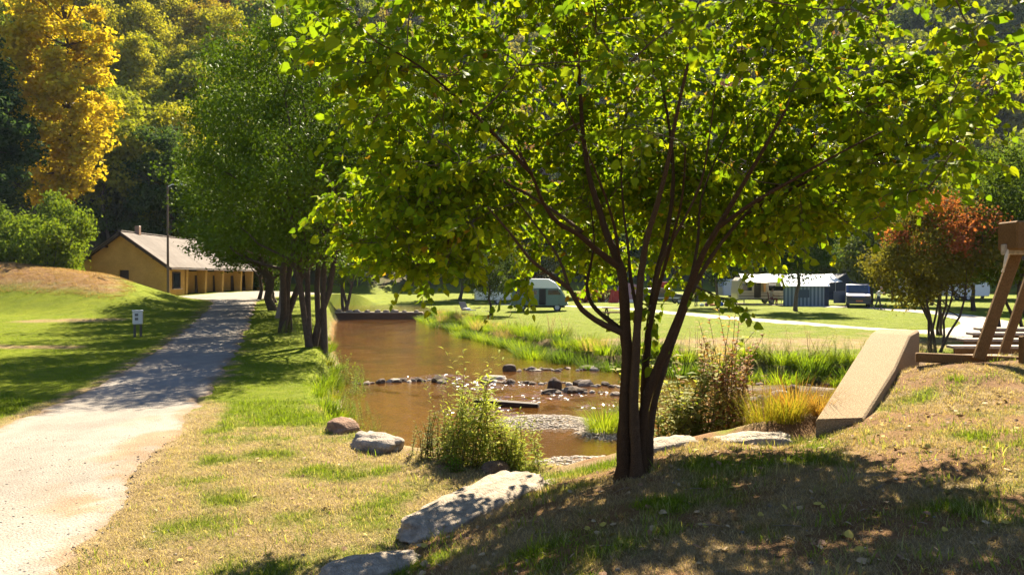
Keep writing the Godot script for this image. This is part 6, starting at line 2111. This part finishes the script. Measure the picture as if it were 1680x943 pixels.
		for s in [-1.0, 1.0]: wheel(o, Vector3(0, 0.3, s * 0.86), 0.3, 0.18)
	o = base("dark_tent", on_ground(36.5, 88.0), 0.0)
	tag(o, "dark blue tent with a pole behind the open car door", "tent")
	m = MB.new()
	m.col = Color(0.018, 0.022, 0.035)
	m.prism(Transform3D(), PackedVector2Array([Vector2(-2.4, 0), Vector2(2.2, 0), Vector2(1.9, 1.7), Vector2(0.2, 2.9), Vector2(-1.9, 1.6)]), 3.0)
	add("tent_body", m.mesh(), M.cloth, o)
	bar_part("pole", Vector3(-1.0, 0, 1.7), Vector3(-1.0, 2.7, 1.6), 0.05, 0.05, M.metal, o, 0.004)
	# fence of pale stakes at the far side of the meadow
	var fence := base("stake_fence", on_ground(44.0, 84.0))
	tag(fence, "low fence of pale stakes at the back of the meadow", "fence")
	for k in 26:
		var x := -4.0 + k * 0.75
		bar_part("stake", Vector3(x, -0.1, -0.1 * k), Vector3(x, 0.95, -0.1 * k), 0.12, 0.12, M.timber_top, fence, 0.01)
	bar_part("rail", Vector3(-4.2, 0.8, 0.1), Vector3(15.0, 0.8, -2.5), 0.06, 0.09, M.timber, fence, 0.008)

# ---------------------------------------------------------------- people
func figure(bones: Array, cell: float) -> ArrayMesh:
	# bones: [a, b, radius a, radius b, colour]; one skin over all of them, by surface nets
	var lo := Vector3(1e9, 1e9, 1e9)
	var hi := -lo
	for b in bones:
		for k in 2:
			lo = lo.min(b[k] - Vector3.ONE * (b[2 + k] + cell * 2.0))
			hi = hi.max(b[k] + Vector3.ONE * (b[2 + k] + cell * 2.0))
	var n := Vector3i(((hi - lo) / cell).ceil())
	var f := PackedFloat32Array()
	f.resize((n.x + 1) * (n.y + 1) * (n.z + 1))
	f.fill(1.0)
	var who := PackedInt32Array()
	who.resize(f.size())
	var best := PackedFloat32Array()
	best.resize(f.size())
	best.fill(1e9)
	var row := n.x + 1
	var layer := row * (n.y + 1)
	for bi in bones.size():
		var b: Array = bones[bi]
		var a: Vector3 = b[0]
		var ab: Vector3 = b[1] - a
		var rm: float = maxf(b[2], b[3]) + cell * 2.5
		var p0 := Vector3i(((a.min(b[1]) - Vector3.ONE * rm - lo) / cell).floor()).clamp(Vector3i.ZERO, n)
		var p1 := Vector3i(((a.max(b[1]) + Vector3.ONE * rm - lo) / cell).ceil()).clamp(Vector3i.ZERO, n)
		var l2 := maxf(ab.length_squared(), 1e-6)
		for z in range(p0.z, p1.z + 1):
			for y in range(p0.y, p1.y + 1):
				for x in range(p0.x, p1.x + 1):
					var p := lo + Vector3(x, y, z) * cell
					var t := clampf((p - a).dot(ab) / l2, 0.0, 1.0)
					var d: float = p.distance_to(a + ab * t) - lerpf(b[2], b[3], t)
					var i := z * layer + y * row + x
					var k := 0.035
					var h := clampf(0.5 + 0.5 * (f[i] - d) / k, 0.0, 1.0)
					f[i] = lerpf(f[i], d, h) - k * h * (1.0 - h)
					if d < best[i]:
						best[i] = d
						who[i] = bi
	var m := MB.new()
	var id := {}
	for z in n.z:
		for y in n.y:
			for x in n.x:
				var i := z * layer + y * row + x
				var sum := Vector3.ZERO
				var cnt := 0
				var inside := 0
				var grad := Vector3.ZERO
				var cs := []
				for c in 8:
					var v: float = f[i + (c & 1) + ((c >> 1) & 1) * row + ((c >> 2) & 1) * layer]
					cs.append(v)
					if v < 0.0: inside += 1
					grad += Vector3((c & 1) * 2 - 1, ((c >> 1) & 1) * 2 - 1, ((c >> 2) & 1) * 2 - 1) * v
				if inside == 0 or inside == 8: continue
				for c in 8:
					for ax in 3:
						var c2 := c | (1 << ax)
						if c2 == c or (cs[c] < 0.0) == (cs[c2] < 0.0): continue
						var t: float = cs[c] / (cs[c] - cs[c2])
						var q := Vector3(c & 1, (c >> 1) & 1, (c >> 2) & 1)
						q[ax] += t
						sum += q
						cnt += 1
				var p := lo + (Vector3(x, y, z) + sum / cnt) * cell
				id[i] = m.vert(p, grad.normalized(), bones[who[i]][4])
	var st := [1, row, layer]
	for i in id:
		for ax in 3:
			var u: int = st[(ax + 1) % 3]
			var w: int = st[(ax + 2) % 3]
			if not (id.has(i - u) and id.has(i - w) and id.has(i - u - w)): continue
			var a: float = f[i]
			var b: float = f[i + st[ax]]
			if (a < 0.0) == (b < 0.0): continue
			var q := [id[i], id[i - u], id[i - u - w], id[i - w]]
			m.ix.append(q[0]); m.ix.append(q[1]); m.ix.append(q[2])
			m.ix.append(q[0]); m.ix.append(q[2]); m.ix.append(q[3])
	return m.mesh()

func body(j: Dictionary, shirt: Color, legs: Color, skin: Color, hair: Color, shoe: Color, bare_arms := true) -> Array:
	var arm := skin if bare_arms else shirt
	var b := []
	b.append([j.pelvis, j.waist, 0.135, 0.12, legs])
	b.append([j.waist, j.chest, 0.125, 0.15, shirt])
	b.append([j.chest, j.neck, 0.14, 0.06, shirt])
	b.append([j.neck, j.head, 0.055, 0.06, skin])
	b.append([j.head, j.head + j.up * 0.10, 0.085, 0.09, skin])
	b.append([j.head + j.up * 0.10 - j.face * 0.02, j.head + j.up * 0.14 - j.face * 0.02, 0.097, 0.085, hair])
	b.append([j.head + j.face * 0.085 + j.up * 0.04, j.head + j.face * 0.10 + j.up * 0.02, 0.018, 0.016, skin])
	for s in ["l", "r"]:
		b.append([j.chest + (j[s + "_sh"] - j.chest) * 0.4, j[s + "_sh"], 0.085, 0.062, shirt])
		b.append([j[s + "_sh"], j[s + "_el"].lerp(j[s + "_sh"], 0.45), 0.058, 0.052, shirt])
		b.append([j[s + "_el"].lerp(j[s + "_sh"], 0.45), j[s + "_el"], 0.045, 0.04, arm])
		b.append([j[s + "_el"], j[s + "_ha"], 0.038, 0.028, arm])
		var hd: Vector3 = (j[s + "_ha"] - j[s + "_el"]).normalized()
		b.append([j[s + "_ha"], j[s + "_ha"] + hd * 0.08, 0.032, 0.036, skin])
		b.append([j[s + "_hip"], j[s + "_kn"], 0.088, 0.06, legs])
		b.append([j[s + "_kn"], j[s + "_an"], 0.056, 0.042, legs])
		b.append([j[s + "_an"] + Vector3(0, -0.03, 0), j[s + "_an"] + j[s + "_toe"] * 0.16 + Vector3(0, -0.045, 0), 0.042, 0.035, shoe])
	return b

func hand_fingers(root: Node, wrist: Vector3, dir: Vector3, skin: Color) -> void:
	var m := MB.new()
	m.col = skin
	var side := dir.cross(Vector3(0.2, 0.1, 1)).normalized()
	var nn := dir.cross(side)
	for k in 4:
		var p := wrist + dir * 0.10 + side * (k - 1.5) * 0.019
		var l: float = [0.065, 0.075, 0.07, 0.055][k]
		m.tube([p - dir * 0.03, p + dir * l * 0.5, p + dir * l * 0.8 + nn * l * 0.35], [0.010, 0.009, 0.008], 6)
	m.tube([wrist + dir * 0.035 + side * 0.03, wrist + dir * 0.07 + side * 0.055, wrist + dir * 0.10 + side * 0.055 + nn * 0.02], [0.011, 0.010, 0.009], 6)
	add("fingers", m.mesh(), M.skin, root)

func make_people() -> void:
	var V := func(x: float, y: float, z: float) -> Vector3: return Vector3(x, y, z)
	var skin := Color(0.36, 0.20, 0.13)
	# stepping forward and looking at the trees, hand raised
	var o := base("person", on_ground(29.1, 62.5))
	tag(o, "walking person in white shirt and dark trousers beside the blue car", "person")
	var j := {"pelvis": V.call(0, 0.90, 0), "waist": V.call(0.03, 1.08, 0), "chest": V.call(0.09, 1.32, 0), "neck": V.call(0.15, 1.50, 0.0), "head": V.call(0.20, 1.60, 0.02), "up": V.call(0.15, 0.99, 0), "face": V.call(1, -0.1, 0.1),
		"l_sh": V.call(0.09, 1.41, 0.19), "l_el": V.call(0.24, 1.24, 0.24), "l_ha": V.call(0.42, 1.38, 0.15), "r_sh": V.call(0.1, 1.41, -0.19), "r_el": V.call(-0.08, 1.18, -0.22), "r_ha": V.call(-0.14, 0.94, -0.16),
		"l_hip": V.call(0, 0.86, 0.10), "l_kn": V.call(0.10, 0.48, 0.11), "l_an": V.call(0.10, 0.09, 0.11), "l_toe": V.call(1, -0.1, 0.1), "r_hip": V.call(0, 0.86, -0.10), "r_kn": V.call(-0.10, 0.48, -0.10), "r_an": V.call(-0.34, 0.14, -0.1), "r_toe": V.call(0.8, -0.6, 0)}
	add("body", figure(body(j, Color(0.62, 0.62, 0.60), Color(0.03, 0.032, 0.04), skin, Color(0.12, 0.09, 0.07), Color(0.02, 0.02, 0.02)), 0.024), M.skin, o)
	hand_fingers(o, j.l_ha, (j.l_ha - j.l_el).normalized(), skin)
	hand_fingers(o, j.r_ha, (j.r_ha - j.r_el).normalized(), skin)
	var st := base("tripod_stool", on_ground(29.05, 61.9))
	tag(st, "small dark folding stool at the feet of the walking person", "stool")
	for k in 3:
		var a := TAU * k / 3.0
		bar_part("leg", Vector3(cos(a) * 0.3, 0, sin(a) * 0.3), Vector3(cos(a) * -0.12, 0.42, sin(a) * -0.12), 0.03, 0.03, M.dark_wood, st, 0.003)
	box_part("seat", Vector3(0, 0.43, 0), Vector3(0.34, 0.03, 0.34), M.dark_wood, st, 0.01)
	# seated at the table
	o = base("person", on_ground(23.6, 71.6) + Vector3(0.02, 0, 0))
	tag(o, "seated person in light shirt at the white table", "person")
	j = {"pelvis": V.call(0, 0.56, 0), "waist": V.call(-0.02, 0.72, 0), "chest": V.call(0.0, 0.98, 0), "neck": V.call(0.03, 1.16, 0.0), "head": V.call(0.06, 1.26, 0.02), "up": V.call(0.05, 1, 0), "face": V.call(1, 0, 0.2),
		"l_sh": V.call(0.0, 1.07, 0.19), "l_el": V.call(0.14, 0.82, 0.22), "l_ha": V.call(0.38, 0.80, 0.16), "r_sh": V.call(0.0, 1.07, -0.19), "r_el": V.call(0.14, 0.82, -0.22), "r_ha": V.call(0.38, 0.80, -0.14),
		"l_hip": V.call(0.02, 0.54, 0.1), "l_kn": V.call(0.44, 0.53, 0.13), "l_an": V.call(0.46, 0.10, 0.13), "l_toe": V.call(1, -0.1, 0.1), "r_hip": V.call(0.02, 0.54, -0.1), "r_kn": V.call(0.44, 0.53, -0.12), "r_an": V.call(0.42, 0.10, -0.12), "r_toe": V.call(1, -0.1, 0)}
	add("body", figure(body(j, Color(0.42, 0.36, 0.30), Color(0.16, 0.025, 0.025), skin, Color(0.05, 0.035, 0.025), Color(0.03, 0.03, 0.03)), 0.024), M.skin, o)
	hand_fingers(o, j.l_ha, (j.l_ha - j.l_el).normalized(), skin)
	hand_fingers(o, j.r_ha, (j.r_ha - j.r_el).normalized(), skin)
	# standing by the baggage
	o = base("person", on_ground(16.6, 71.0), 0.4)
	tag(o, "standing person in brown top among the baggage behind the leaves", "person")
	j = {"pelvis": V.call(0, 0.92, 0), "waist": V.call(0.0, 1.10, 0), "chest": V.call(0.0, 1.34, 0), "neck": V.call(0.0, 1.52, 0.0), "head": V.call(0.02, 1.63, 0.0), "up": V.call(0.0, 1, 0), "face": V.call(0.9, -0.1, 0.4),
		"l_sh": V.call(0.0, 1.43, 0.19), "l_el": V.call(0.04, 1.16, 0.25), "l_ha": V.call(0.16, 0.94, 0.24), "r_sh": V.call(0.0, 1.43, -0.19), "r_el": V.call(-0.02, 1.16, -0.25), "r_ha": V.call(0.06, 0.92, -0.26),
		"l_hip": V.call(0, 0.88, 0.1), "l_kn": V.call(0.03, 0.48, 0.11), "l_an": V.call(0, 0.09, 0.12), "l_toe": V.call(1, -0.1, 0.2), "r_hip": V.call(0, 0.88, -0.10), "r_kn": V.call(0.02, 0.48, -0.11), "r_an": V.call(-0.03, 0.09, -0.12), "r_toe": V.call(1, -0.1, -0.2)}
	add("body", figure(body(j, Color(0.13, 0.07, 0.06), Color(0.03, 0.025, 0.03), skin, Color(0.06, 0.04, 0.03), Color(0.02, 0.02, 0.02)), 0.024), M.skin, o)
	hand_fingers(o, j.l_ha, (j.l_ha - j.l_el).normalized(), skin)
	hand_fingers(o, j.r_ha, (j.r_ha - j.r_el).normalized(), skin)
